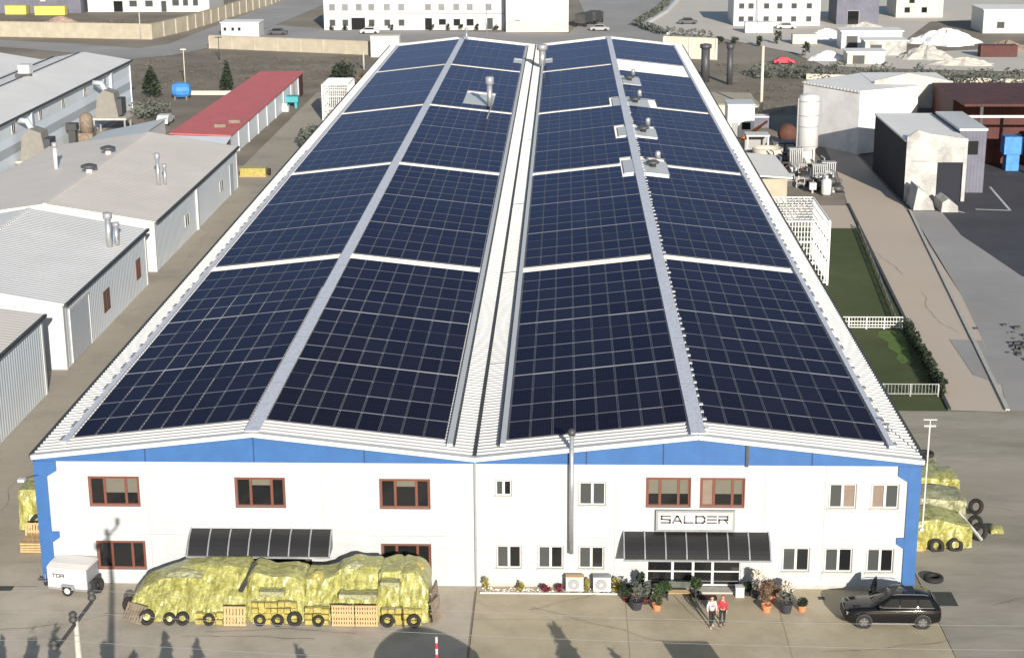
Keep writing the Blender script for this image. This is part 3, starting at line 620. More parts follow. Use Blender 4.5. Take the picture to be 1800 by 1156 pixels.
S4 = shed('storage_shed', 'grey clad shed nearest the camera at the left edge of the photo', -34.05, -54, -6, 33.3, 6.2, -44.5, 7.6, 'roof_t')
side_window(S4, -34.05, 17.5, 20.5, 1.6, 3.6, 'white')
for y in (2.5, 9): side_window(S4, -34.05, y, y+1.6, 1.6, 3.6, 'white')
S3 = shed('storage_shed', 'ribbed white roofed shed with a roller door and two brown windows', -34.3, -56, 39.2, 65.8, 5.35, -45, 7.3, 'roof_w')
for y0, y1 in ((50.6,52.5),(61.8,63.2)): side_window(S3, -34.3, y0, y1, 1.5, 3.2)
mb = MB().box(-34.297,41.0,.1,-34.25,46.2,4.3); d = mb.build('roller_door', 'clad_m', S3)
mb = MB()
for q in ((40.75,.1,41.0,4.55),(46.2,.1,46.45,4.55),(41.0,4.3,46.2,4.55)): mb.box(-34.296,q[0],q[1],-34.2,q[2],q[3])
mb.build('door_frame', 'white', d)
p = stack_pipe(-35.4, 57.6, 5.5, 3.2, .28, S3); p2 = stack_pipe(-35.0, 58.6, 5.4, 2.2, .22, S3)
S2 = shed('storage_shed', 'beige roofed shed with two small wall windows and mushroom roof vents', -34.6, -57, 70.5, 112, 5.0, -45, 6.75, 'roof_t')
MB().box(-34.64,88.9,0,-34.4,89.5,4.9).build('pilaster', 'white', S2)
for y0, y1 in ((83.4,85.2),(101.5,103.5)): side_window(S2, -34.6, y0, y1, 1.6, 2.7, 'white', 'glass2')
mb = MB().box(-34.597,107.3,.05,-34.54,109.3,3.6); mb.build('side_door', 'clad_m', S2)
mushroom(-45.0, 86, 6.6, S2); mushroom(-46.2, 98, 6.4, S2)
stack_pipe(-37.6, 85.4, 5.3, 3.7, .2, S2); stack_pipe(-37.1, 86.2, 5.3, 2.4, .16, S2); stack_pipe(-50.5, 92.5, 5.7, 3.2, .22, S2, 'white')
t = thing('annex', 'small white roofed annex behind the beige roofed shed', 'annex', (-50.5,120,0))
MB().xz([(-54.5,0),(-46.4,0),(-46.4,6.1),(-54.5,4.4)], 112.6, 126).build('wall', 'white', t)
MB().add([(-54.7,112.4,4.42),(-46.2,112.4,6.2),(-46.2,126.2,6.2),(-54.7,126.2,4.42),(-54.7,112.4,4.32),(-46.2,112.4,6.1),(-46.2,126.2,6.1),(-54.7,126.2,4.32)], [(0,1,2,3),(0,4,5,1),(1,5,6,2),(2,6,7,3),(3,7,4,0)]).build('roof', 'white', t)
# big workshop with banded wall
t = thing('workshop', 'large workshop with banded grey blue wall and twin pale roofs', 'workshop', (-78,135,0)); B1 = t
for z0, z1, m in ((0,1.9,'clad'),(1.9,3.05,'clad_l'),(3.05,4.2,'clad_m'),(4.2,5.3,'clad_l'),(5.3,7.5,'clad')): MB().box(-63.8,90,z0,-63.5,175.4,z1-.002).build('wall_band', m, t)
MB().box(-63.85,175.4,0,-63.4,175.7,7.5).build('corner_trim', 'clad_l', t)
prof = [(-92,0),(-63.8,0),(-63.8,7.45),(-70.6,8.65),(-77.5,7.5),(-84.5,8.65),(-92,7.5)]
MB().xz(prof, 90, 90.25).build('gable_wall', 'clad', t); MB().xz(prof, 175.45, 175.7).build('gable_wall', 'clad', t)
r = None
for a, za, b, zb in ((-63.2,7.5,-70.6,8.75),(-70.6,8.75,-77.5,7.6),(-77.5,7.6,-84.5,8.75),(-84.5,8.75,-92.2,7.5)):
    o = MB().add([(a,89.8,za),(b,89.8,zb),(b,175.9,zb),(a,175.9,za),(a,89.8,za-.1),(b,89.8,zb-.1),(b,175.9,zb-.1),(a,175.9,za-.1)], [(0,1,2,3),(0,4,5,1),(1,5,6,2),(2,6,7,3),(3,7,4,0)]).build('roof', 'roof_w', t); r = r or o
MB().box(-63.25,89.8,7.28,-63.0,175.9,7.52).build('gutter', 'gutter', r)
for x, z in ((-70.6,8.72),): 
    MB().box(x-.9,89.8,z-.13,x-.72,175.9,z+.02).build('roof_seam', 'gutter', t); MB().box(x-5.0,89.8,8.0,x-4.84,175.9,8.12).build('roof_seam', 'gutter', t)
mb = MB().box(-72.2,148.2,8.4,-70.6,150,10.2); v = mb.build('roof_vent', 'white', t); MB().box(-72.5,147.6,8.3,-70.2,148.2,9).build('vent_base', 'dgrey', v)
for y in (117.6,128.7,138.8,149.5,160.1): side_window(t, -63.5, y, y+1.3, 5.55, 6.7, 'white')
for y in (148,156): side_window(t, -63.5, y, y+1.2, .8, 1.9, 'white', 'glass2')
for y in (124.6,163.3): MB().box(-63.497,y,4.3,-63.1,y+.6,7.2).build('duct_riser', 'clad_m', t)
def filterunit(x, y, z, label):
    q = thing('dust_filter', label, 'dust filter', (x,y,0), 'dust filters outside the workshop')
    b = MB().xz([(x-1.9,z),(x+1.4,z),(x+.9,z+3.4),(x-.5,z+3.9),(x-1.5,z+3.0)], y-1.4, y+1.4); b.build('hood', 'hoodm', q)
    MB().box(x+1.1,y-1.2,z+.3,x+1.9,y+1.3,z+2.6).build('side_duct', 'dgrey', q)
    MB().box(x-2.4,y-1.9,z-.35,x+2.6,y+1.9,z-.02).build('platform', 'plinth', q)
    for dx in (-2.1,2.3):
        for dy in (-1.6,1.6): MB().box(x+dx-.12,y+dy-.12,0,x+dx+.12,y+dy+.12,z-.36).build('leg', 'steel', q)
    MB().tube([(x-.6,y,z+3.6),(x-1.2,y+.3,z+4.6),(x-2.4,y+.3,z+4.7)], .4, 9).build('duct', 'clad_m', q, True)
filterunit(-60.3, 151.5, 2.5, 'tall beige dust filter on a raised platform near the far corner of the workshop')
filterunit(-61.0, 119.5, 2.2, 'tall beige dust filter on a raised platform near the left edge of the photo')
for x, y, h, lab in ((-62.3,138.8,3.5,'square topped dark brown steel hopper beside the workshop wall'),(-60.9,140.8,4.6,'round topped dark brown steel hopper beside the workshop wall')):
    q = thing('hopper', lab, 'hopper', (x,y,0), 'brown hoppers by the workshop')
    if h < 4: MB().box(x-.75,y-.7,2.6,x+.75,y+.7,h).build('body', 'gutter', q); MB().box(x-.5,y-.5,.05,x+.5,y+.5,2.6).build('base', 'gutter', q)
    else: MB().lathe([(.9,1.9),(.9,4.1),(.6,4.5),(.1,4.65)], (x,y,0), 14).build('body', 'wood_old', q, True); MB().box(x-1.0,y-.9,.05,x+1.0,y+.9,1.9).build('base', 'wood_old', q)
# red shed
t = thing('red_roofed_shed', 'long low shed with a faded red sheet roof', 'shed', (-42.5,160,0))
MB().add([(-39.0,131,3.15),(-38.4,191.5,3.75),(-45.4,188.5,4.0),(-47.3,131.5,3.35),(-39.0,131,3.0),(-38.4,191.5,3.6),(-45.4,188.5,3.85),(-47.3,131.5,3.2)], [(0,1,2,3),(0,4,5,1),(1,5,6,2),(2,6,7,3),(3,7,4,0),(4,7,6,5)]).build('roof', 'red', t)
MB().add([(-38.9,126.2,2.6),(-38.95,130.95,2.98),(-47.1,131.3,3.1),(-46.0,127.4,2.7),(-38.9,126.2,2.5),(-38.95,130.95,2.88),(-47.1,131.3,3.0),(-46.0,127.4,2.6)], [(0,1,2,3),(0,4,5,1),(1,5,6,2),(2,6,7,3),(3,7,4,0),(4,7,6,5)]).build('lean_to_roof', 'clad', t)
MB().add([(-39.3,132,0),(-38.75,190.6,0),(-38.75,190.6,3.5),(-39.3,132,2.95)], [(0,1,2,3)]).build('side_wall', 'clad', t)
for y in (137,144,151,158,165,172,179,186): MB().box(-39.3+(y-132)*.0094+.01,y,0,-39.3+(y-132)*.0094+.16,y+.3,3.05+(y-132)*.009).build('post', 'clad_m', t)
MB().box(-38.78,186.5,0,-38.6,190.4,3.4).build('red_door', 'maroon', t)
for x in (-39.2,-45.6): MB().box(x-.1,127.4,0,x+.1,127.6,2.6).build('post', 'gutter', t)
MB().box(-46.8,132.2,0,-39.4,132.4,2.85).build('front_wall', 'gutter', t)
for x, y in ((-41.5,136.5),(-40.2,140)): MB().box(x-.8,y-.2,3.3,x+.8,y+.3,3.75).build('roof_debris', 'wood_old', t)
# odd things along the left yard
lonely(MB().box(-39.3,174.6,1.0,-37.0,176.6,1.9).box(-39.1,174.8,.06,-38.7,176.4,1.0).box(-37.6,174.8,.06,-37.2,176.4,1.0), 'workbench', 'teal', 'teal sheet metal bench against the red roofed shed', 'bench', (-38,175.6,0))
lonely(MB().box(-39.4,171.2,.05,-38.0,172.6,.9).box(-39.2,171.5,.9,-38.3,172.3,1.3), 'white_sack', 'white', 'white bundle on the ground below the teal bench', 'bundle', (-38.7,172,0))
mb = MB(); leaves(mb,(-57.6,184.6,1.6),(1.6,1.5,1.3),10,.1,random.Random(1))
t = thing('blue_tank', 'bright blue covered tank on a frame between the two conifers', 'tank', (-57.6,184.6,0))
MB().lathe([(.1,-1.5),(1.0,-1.35),(1.25,-.6),(1.25,.8),(.9,1.4),(.1,1.55)], (-57.6,184.6,1.55), 12, 'x').build('tank', 'bluebox', t)
for dx in (-1,.9): MB().box(-57.6+dx-.1,183.8,0,-57.6+dx+.1,185.4,.6).build('leg', 'wood_old', t)
t = thing('old_car', 'pale wrecked car body lying in the weeds beside the red roof', 'car', (-54.5,160,0))
MB().yz([(157.6,.35),(162.2,.35),(162.3,.9),(160.9,1.0),(160.2,1.5),(158.6,1.5),(157.7,.95)], -55.4,-53.7).build('body', 'white', t)
for dy in (158.4,161.4):
    for dx in (-55.3,-53.8): MB().lathe([(.1,-.1),(.32,-.1),(.32,.1),(.1,.1)], (dx,dy,.33), 12, 'x').build('wheel', 'black', t)
# utility posts in the field
def post(x, y, h, r, label, cat='pole', m='plinth', head=None):
    t = thing('utility_pole', label, cat, (x,y,0)); MB().tube([(x,y,0),(x,y,h)], [r,r*.7], 8).build('pole', m, t, True)
    if head: MB().box(x-head,y-.1,h-.3,x+head,y+.1,h-.1).build('cross_arm', m, t)
post(-60.7,201,6.4,.1,'slim pale post standing alone in the brown field above the blue tank','pole','beige',.5)
post(-86,272,8.6,.14,'tall slim pole in front of the tan wall left of the road bend')
post(-32.2,222,3.4,.2,'short pale concrete post beside the far left roof corner')
post(-48.5,150,0.1,.01,'x') if False else None
post(-61.8,236,4.6,.1,'dark topped thin post before the concrete wall', 'pole', 'dgrey', .7)
post(-38.6,181.5,4.0,.09,'thin wooden post behind the red roofed shed','pole','wood_old')
post(33.6,159.5,11.4,.28,'tall pale concrete column beside the tanks on the right','pole','beige')
post(-11.0,255,9.0,.12,'thin grey mast behind the far gable of the factory','pole','steel')
# white mesh stair cages
def cage(x0, x1, y0, y1, h, label):
    t = thing('stair_cage', label, 'stair cage', ((x0+x1)/2,(y0+y1)/2,0), 'white mesh cages beside the factory')
    f = MB()
    for x in (x0,x1):
        for y in (y0,y1): f.box(x-.09,y-.09,0,x+.09,y+.09,h)
    for z in (.3,h*.36,h*.68,h):
        for x in (x0,x1): f.box(x-.07,y0+.09,z-.07,x+.07,y1-.09,z+.07)
        for y in (y0,y1): f.box(x0+.09,y-.07,z-.07,x1-.09,y+.07,z+.07)
    f.build('frame', 'mesh', t)
    def grid(a, b, name):
        g = MB(); a = Vector(a); b = Vector(b); n = int((b-a).length/.28)
        for i in range(1,n):
            p = a.lerp(b,i/n); g.box(p.x-.03,p.y-.03,.3,p.x+.03,p.y+.03,h-.08)
        for z in [h*k/12 for k in range(1,12)]: g.beam((a.x,a.y,z),(b.x,b.y,z),.04)
        g.build(name, 'mesh', t)
    grid((x0,y0,0),(x1,y0,0),'mesh_panel'); grid((x1,y0,0),(x1,y1,0),'mesh_panel'); grid((x0,y1,0),(x1,y1,0),'mesh_panel'); grid((x0,y0,0),(x0,y1,0),'mesh_panel')
    st = MB()
    for k in range(14): st.box(x0+.7,y0+.6+k*(y1-y0-1.4)/14,.3+k*h*.6/14,x0+1.9,y0+1.1+k*(y1-y0-1.4)/14,.36+k*h*.6/14)
    st.build('stair', 'steel', t)
    g = MB()
    for k in range(1,9): y = y0+(y1-y0)*k/9; g.box(x0,y-.03,h-.04,x1,y+.03,h+.03)
    for k in range(1,8): x = x0+(x1-x0)*k/8; g.box(x-.03,y0,h-.03,x+.03,y1,h+.04)
    g.build('top_grille', 'mesh', t)
cage(25.0, 29.3, 66.2, 77, 6.1, 'tall white mesh stair cage beside the right hand eave above the lawn')
cage(-31.3, -27.4, 162, 169, 5.5, 'tall white mesh cage beside the far left eave')
# pipe bridge from the cage to the roof
# ------------------------------------------------------------------ machinery yard on the right
t = thing('silo', 'tall white cylindrical silo on legs in the machinery yard', 'silo', (35.8,127,0))
MB().lathe([(.3,1.2),(1.35,2.4),(1.35,8.6),(1.2,8.95),(.2,9.2)], (35.8,127,0), 26).build('shell', 'white', t, True)
MB().lathe([(1.0,.05),(1.0,1.9)], (35.8,127,0), 20).build('skirt', 'white', t, True)
for z in (2.5,5.0,6.4,8.2): MB().lathe([(1.35,z),(1.39,z+.02),(1.39,z+.1),(1.35,z+.12)], (35.8,127,0), 26, closed=True).build('band', 'grey', t)
for k in range(4): a = .6+k*math.pi/2; MB().box(35.8+1.25*math.cos(a)-.1,127+1.25*math.sin(a)-.1,0,35.8+1.25*math.cos(a)+.1,127+1.25*math.sin(a)+.1,2.6).build('leg', 'white', t)
mb = MB()
for i in range(5): mb.box(35.75+i*.2,125.68+.02*i*i*.35,6.95,35.88+i*.2,125.75+.02*i*i*.35,7.25)
mb.box(36.4,125.72,7.75,36.8,125.8,8.15); mb.build('marking', 'ink2', t)
MB().box(34.35,126.6,.2,34.5,127.2,8.6).build('ladder', 'grey', t)
t = thing('round_tank', 'rusty brown round tank behind the dark cabinet', 'tank', (35.1,141,0)); MB().lathe([(.05,-1.4),(1.0,-1.2),(1.3,-.5),(1.3,.5),(1.0,1.2),(.05,1.4)], (35.1,141,1.75), 18, 'y').build('vessel', 'rust', t, True)
for dy in (-.7,.7): MB().box(34.4,141+dy-.1,0,35.8,141+dy+.1,.6).build('leg', 'gutter', t)
def cabinet(name, label, cat, x0, x1, y0, y1, z1, m, parts=()):
    t = thing(name, label, cat, ((x0+x1)/2,(y0+y1)/2,0))
    b = MB().box(x0,y0,.12,x1,y1,z1).build('body', m, t)
    MB().box(x0+.1,y0+.1,0,x1-.1,y1-.1,.12).build('base', 'gutter', t)
    for (n, mm, q) in parts: MB().box(*q).build(n, mm, t)
    return t
cabinet('switch_cabinet', 'wide dark grey cabinet before the round brown tank', 'cabinet', 32.2, 35.2, 132.5, 134.5, 1.9, 'dgrey', (('door','grey',(32.5,132.45,.3,33.6,132.5,1.7)),('door','grey',(33.8,132.45,.3,34.9,132.5,1.7)),('lid','slate',(32.1,132.4,1.9,35.3,134.6,1.98))))
for i, (x, y, h, lab) in enumerate(((33.6,121.4,3.2,'tall finned radiator left of the silo base'),(35.7,115.9,2.2,'short finned radiator right in front of the silo'),(37.3,118.6,2.0,'low finned radiator by the lane edge'))):
    t = thing('radiator', lab, 'radiator', (x,y,0), 'finned radiators in the machinery yard'); fb = MB()
    for k in range(7): fb.box(x-.75+k*.24,y-.5,.15,x-.62+k*.24,y+.5,h-.1)
    fb.build('fins', 'steel', t); MB().box(x-.85,y-.55,h-.1,x+.9,y+.55,h).build('header', 'steel', t); MB().box(x-.85,y-.55,0,x+.9,y+.55,.15).build('base', 'gutter', t)
rnd = random.Random(11)
MACH = [(32.2,116.5,1.3,1.0,'dark pump with a blue grey motor'),(33.8,114.0,1.5,1.2,'black compressor on a skid'),(36.6,112.6,1.2,1.1,'black gearbox beside the lane'),(34.9,110.6,1.3,1.0,'dark motor set'),(31.2,121.5,1.4,1.3,'blackened blower'),(36.9,122.6,1.1,1.0,'dark pump skid right of the silo'),(33.2,126.5,1.6,1.3,'large dark compressor left of the silo'),(36.9,108.6,1.0,.9,'small black machine at the lane corner'),(31.0,126.8,1.2,1.0,'dark machine near the eave')]
for x, y, s, h, lab in MACH:
    t = thing('machine', lab+' in the machinery yard', 'machine', (x,y,0), 'dark machines in the machinery yard')
    MB().box(x-s*.8,y-s*.6,.0,x+s*.8,y+s*.6,.25).build('skid', 'gutter', t)
    MB().lathe([(.05,-s*.7),(h*.42,-s*.6),(h*.45,0),(h*.42,s*.5),(.05,s*.7)], (x,y-.15,.25+h*.45), 12, 'x').build('casing', 'dgrey', t, True)
    MB().box(x-s*.3,y+.05,.25,x+s*.25,y+s*.5,h+.35).build('gearbox', 'black', t)
    MB().tube([(x+s*.4,y,h*.8),(x+s*.45,y,h+.7),(x+s*.1,y+.4,h+.9)], .1, 7).build('pipe', rnd.choice(['steel','dgrey','slate']), t)
    if rnd.random() < .7: MB().lathe([(.16,.25),(.16,h*.9),(.05,h)], (x-s*.55,y-s*.35,0), 9).build('canister', 'white', t)
t = thing('storage_drum', 'upright white drum among the dark machines', 'drum', (35.4,107.6,0)); MB().lathe([(.55,.15),(.6,.3),(.6,1.7),(.5,1.95),(.2,2.05)], (35.4,107.6,0), 16).build('shell', 'white', t, True); MB().lathe([(.18,2.05),(.18,2.4)], (35.4,107.6,0), 10).build('cap', 'white', t); MB().box(34.95,107.2,0,35.85,108.0,.15).build('base', 'gutter', t)
for x, y, lab in ((36.9,113.9,'white control box among the dark machines'),(33.0,118.6,'white junction box beside the tall radiator'),(34.0,108.9,'white pump box near the grassy corner')):
    t = thing('control_box', lab, 'box', (x,y,0), 'white boxes in the machinery yard'); MB().box(x-.4,y-.35,.5,x+.4,y+.35,1.3).build('casing', 'white', t); MB().box(x-.1,y-.1,0,x+.1,y+.1,.5).build('stand', 'steel', t)
t = thing('lean_to', 'low white lean-to roof against the right wall of the factory', 'lean-to', (28,108,0))
MB().add([(24.3,103.2,3.4),(30.9,103.6,2.9),(30.6,118,2.9),(24.3,118.5,3.4),(24.3,103.2,3.25),(30.9,103.6,2.75),(30.6,118,2.75),(24.3,118.5,3.25)], [(0,1,2,3),(0,4,5,1),(1,5,6,2),(2,6,7,3),(4,7,6,5)]).build('roof', 'roof_w', t)
MB().box(24.4,103.6,0,30.3,103.8,2.75).build('front_wall', 'wallc', t); MB().box(30.1,103.9,0,30.3,117.6,2.7).build('side_wall', 'wallc', t)
t = thing('site_cabin', 'pale grey green site cabin at the top of the machinery yard', 'cabin', (29.5,149.5,0)); MB().box(27.6,147.5,.1,31.3,152,4.6).build('body', 'greyw', t); MB().box(27.5,147.4,4.6,31.4,152.1,4.75).build('roof', 'white', t); MB().box(28.2,147.44,.2,29.1,147.498,2.2).build('door', 'grey', t); MB().box(29.6,147.44,1.2,30.8,147.498,2.2).build('window', 'glass', t)
t = thing('white_canopy', 'small white open fronted canopy below the site cabin', 'canopy', (30.3,134.5,0)); MB().box(28.7,133.2,2.6,31.8,136,2.8).build('roof', 'white', t)
for x in (28.8,31.5): MB().box(x,133.3,0,x+.2,133.5,2.6).build('post', 'white', t)
MB().box(28.8,135.6,0,31.7,135.8,2.6).build('back_wall', 'grey', t)
t = thing('orange_crane', 'small orange loader arm beside a green frame', 'loader', (30.5,142.4,0)); MB().beam((29.0,141.6,.8),(31.6,142.8,2.4),.4,.35).build('arm', 'orange', t); MB().beam((31.6,142.8,2.4),(32.6,143.4,3.0),.25).build('arm', 'orange', t); MB().box(29.8,142,.3,31.6,143.6,1.3).build('body', 'leaf_gr', t)
for dx in (30.0,31.4): MB().lathe([(.1,-.2),(.45,-.2),(.45,.2),(.1,.2)], (dx,141.9,.45), 12, 'y').build('wheel', 'black', t)
t = thing('white_tank', 'wide white open tank behind the machinery', 'tank', (31.2,129.6,0)); MB().lathe([(1.9,.1),(2.0,1.6),(1.85,1.7),(1.8,1.2),(.1,1.2)], (31.2,130.2,0), 20).build('shell', 'beige', t, True)
t = thing('wall_cabinet', 'blue grey machine housing beside the concrete column', 'cabinet', (33.2,156.5,0)); MB().box(31.4,155.5,.1,34.6,158,1.6).build('casing', 'slate', t); MB().box(31.5,155.6,1.6,34.5,157.9,1.75).build('lid', 'greyw', t); MB().box(31.6,155.7,0,34.4,157.8,.1).build('base', 'gutter', t)
for x, y, h, lab in ((29.1,205,6.6,'thick dark steel chimney beside the far right eave'),(33.0,201.5,7.0,'slim dark steel chimney right of the thick one')):
    t = thing('steel_chimney', lab, 'chimney', (x,y,0), 'dark chimneys at the far right corner'); r = .75 if x < 30 else .5
    MB().lathe([(r,0),(r,h*.86)], (x,y,0), 14).build('shaft', 'dgrey', t, True); MB().lathe([(r,h*.86),(r*1.35,h*.89),(r*1.35,h*.98),(r*.5,h)], (x,y,0), 14).build('cowl', 'dgrey', t, True)
t = thing('brown_store', 'low tan roofed store beside the far right eave', 'store', (30.2,172,0)); MB().box(26.2,166,0,34,178,1.9).build('wall', 'beige', t); MB().add([(26,165.7,2.1),(34.3,165.7,1.9),(33.8,178.4,1.9),(26,178.4,2.1),(26,165.7,2.0),(34.3,165.7,1.8),(33.8,178.4,1.8),(26,178.4,2.0)],[(0,1,2,3),(0,4,5,1),(1,5,6,2),(2,6,7,3)]).build('roof', 'wallc', t)
# lawn fences and lane edge hedge
def fence(a, b, h, label, m='mesh', n=8, solid=False):
    a = Vector((*a,.05)); b = Vector((*b,.05)); c_ = (a+b)/2; t = thing('fence', label, 'fence', c_)
    for k in range(n+1): p = a.lerp(b,k/n); MB().box(p.x-.05,p.y-.05,0,p.x+.05,p.y+.05,h).build('post', m, t)
    mb = MB(); up = Vector((0,0,1))
    for z in ([.2,h-.05] if not solid else [.15,h*.35,h*.6,h-.05]): mb.beam(a+up*z, b+up*z, .05, .06)
    k = 0; L = (b-a).length
    while k*.25 < L: p = a.lerp(b,k*.25/L); mb.beam(p+up*.2,p+up*(h-.05),.03); k += 1
    mb.build('rail', m, t); return t
fence((24.4,33.6),(32.6,33.6),1.0,'thin grey railing across the near end of the lawn','steel',4)
fence((24.4,51.5),(33.4,51.5),1.1,'pale picket rail crossing the middle of the lawn','mesh',6,True)
t = thing('hedge', 'dark clipped hedge along the outer edge of the near lawn', 'hedge', (33.0,42,0)); mb = MB(); rnd = random.Random(5)
for k in range(36): y = 33.8+k*.48; leaves(mb,(33.0+(y-33.8)*.035,y,.7),(.45,.4,.75),60,.13,rnd)
mb.build('foliage','leaf_d',t)
mb = MB()
for k in range(36): y = 33.8+k*.48; mb.beam((33.0+(y-33.8)*.035,y,.05),(33.0+(y-33.8)*.035,y,.6),.06)
mb.build('stem','bark',t)
o = MB().beam((32.75,30.4,.1),(37.15,102.4,.1),.25,.18).build('kerb','gutter'); o['kind']='structure'
fence((33.2,52),(36.2,90),.7,'low dark railing along the outer edge of the far lawn','gutter',12)
o = MB().beam((36.9,30.3,.15),(43.45,99,.15),.3,.12).build('kerb','plinth'); o['kind']='structure'
# loose rubble beside the side road
mb = MB(); rnd = random.Random(21)
for k in range(45):
    x, y, s = 42.3+rnd.gauss(0,1.1), 46+rnd.gauss(0,2.6), rnd.uniform(.08,.28); mb.box(x-s,y-s,.05,x+s,y+s*.8,.05+s)
o = mb.build('rubble', 'gutter'); tag(o,'scattered dark rubble on the grey side road','rubble',kind='stuff')
# ------------------------------------------------------------------ white buildings along the lane
t = thing('white_wall_shed', 'grey white blank walled shed at the head of the lane', 'shed', (43,147,0))
fp = [(37.4,143.6),(43.5,134.4),(52,139),(46.6,152)]
MB().prism(fp,0,8.2).build('wall','greyw',t); MB().prism([(37.2,143.6),(43.45,134.1),(52.2,139),(46.6,152.3)],8.2,8.45).build('roof','roof_w',t)
t = thing('white_hall', 'grey patched white fronted hall with a shade coloured side wall beside the parking lot', 'hall', (47.5,118,0))
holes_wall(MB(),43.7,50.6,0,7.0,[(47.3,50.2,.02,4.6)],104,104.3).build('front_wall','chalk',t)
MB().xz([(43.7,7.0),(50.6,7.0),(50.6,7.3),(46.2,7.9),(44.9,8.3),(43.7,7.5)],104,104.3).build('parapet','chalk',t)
MB().box(43.7,104.31,0,43.95,124,6.9).build('side_wall','shade_navy',t); MB().box(50.35,104.31,0,50.6,124,6.9).build('side_wall','slate',t)  # left wall gets its shade as a near-black colour
MB().box(43.6,104.35,6.9,50.7,124.2,7.1).build('roof','roof_w',t); MB().box(47.31,104.25,.1,50.19,104.29,4.58).build('roller_door','shade_navy',t)
MB().box(44.4,103.9,4.7,46.4,103.998,4.8).build('lamp_rail','grey',t)
t = thing('white_barn','tall patchy white barn standing behind the grey patched hall','barn',(52,146,0))
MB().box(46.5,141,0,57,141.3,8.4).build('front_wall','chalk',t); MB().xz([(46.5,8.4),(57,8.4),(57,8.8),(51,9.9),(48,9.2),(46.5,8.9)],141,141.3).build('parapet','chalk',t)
MB().box(46.5,141.31,0,46.75,152,8.3).build('side_wall','shade_navy',t); MB().box(56.75,141.31,0,57,152,8.3).build('side_wall','chalk',t); MB().box(46.4,141.35,8.3,57.1,152.2,8.5).build('roof','roof_w',t)
MB().box(52.6,140.9,.1,55.6,140.998,5.2).build('roller_door','slate',t); MB().box(48.2,140.9,4.6,49.6,140.998,5.9).build('window','glass',t)
t = thing('slate_tower', 'narrow slate blue clad block between the white hall and the maroon shed', 'block', (52.3,112,0)); MB().box(50.8,109,0,53.9,122,7.4).build('wall','slate',t); MB().box(50.7,108.9,7.4,54.0,122.1,7.65).build('roof','white',t)
for z in (4.6,): MB().box(51.6,108.95,z,53.0,108.998,z+1.6).build('window','glass',t)
t = thing('maroon_shed', 'dark maroon open fronted shed behind the parking lot', 'shed', (66,129,0)); MB().box(54.2,128,0,90,140,8.4).build('wall','maroon',t); MB().box(54.0,121,8.4,90.2,140.2,8.7).build('roof','maroon',t)
for x in (56,62,68,74,80): MB().box(x,121.2,0,x+.35,121.55,8.4).build('post','gutter',t)
MB().box(54.4,121.1,7.0,66,121.25,7.3).build('light_rail','white',t)
lonely(MB().box(63.4,122.3,2.6,66.4,126,4.9).box(64,122.6,.1,66,125.6,2.6),'orange_container','orange','orange container standing under the maroon shed roof','container',(65,124,0))
lonely(MB().box(59.6,122.4,2.2,61.9,124.5,4.4).box(60,122.6,.1,61.6,124.3,2.2),'blue_container','bluebox','blue container under the maroon shed roof','container',(60.8,123.4,0))
for x0, y0, lab, pts in ((44.9,100.6,'white tarpaulin heap leaning at the corner of the white hall',[(-1.1,0),(1.3,0),(1.0,1.0),(.3,1.9),(-.7,2.6)]),(47.6,99.6,'long white boat cover lying beside the parking lot',[(-.9,0),(1.0,0),(.9,.7),(-.2,1.5),(-.8,1.1)])):
    t = thing('tarpaulin_heap', lab, 'tarpaulin', (x0,y0,0)); m_ = MB().xz([(x0+a,b+.1) for a,b in pts], y0-1.6, y0+2.4); m_.build('sheet','chalk',t); MB().box(x0-.8,y0-1.4,.095,x0+.8,y0+2.2,.16).build('pallet','wood_old',t)
# ------------------------------------------------------------------ far background
def longwall(name, label, pts, h, m='wallc', thick=.3, panels=True):
    cx = sum(p[0] for p in pts)/len(pts); cy = sum(p[1] for p in pts)/len(pts); t = thing(name, label, 'wall', (cx,cy,0))
    for a, b in zip(pts, pts[1:]):
        MB().beam((*a,h/2),(*b,h/2),thick,h).build('wall_run', m, t)
        MB().beam((*a,h+.06),(*b,h+.06),thick+.12,.11).build('coping', m, t)
        if panels:
            L = math.dist(a,b); n = max(2,int(L/5)); pb = MB(); d = Vector((b[0]-a[0],b[1]-a[1],0)).normalized(); nn = Vector((d.y,-d.x,0))
            if nn.y > 0: nn = -nn
            for k in range(n+1):
                p = Vector((*a,0)).lerp(Vector((*b,0)),k/n)+nn*(thick/2+.06); pb.box(p.x-.18,p.y-.06,0,p.x+.18,p.y+.06,h-.02)
            pb.build('pilaster', m, t)
    return t
longwall('concrete_wall','tan concrete panel wall closing the field behind the factory on the left',[(-67.7,256),(-48,249.5),(-24,241)],2.6)
longwall('concrete_wall','pale concrete wall at the far right corner of the factory',[(24,240),(33.8,236)],4.0,'beige')
longwall('boundary_wall','long tan boundary wall along the outside of the road bend',[(-240,287),(-118.5,278.6),(-84,272.6),(-80,290),(-72,354),(-70,420)],3.2)
longwall('boundary_wall','low pale wall along the beige yard on the right',[(47,208),(83,200.5),(120,192)],.9,'beige',.3,False)
t = thing('gate_pillar','white gate house block at the end of the panel wall','block',(-29.5,243,0)); MB().box(-33,240.6,0,-27.4,244,4.0).build('wall','white',t); MB().box(-33.1,240.5,4.0,-27.3,244.1,4.15).build('roof','beige',t)
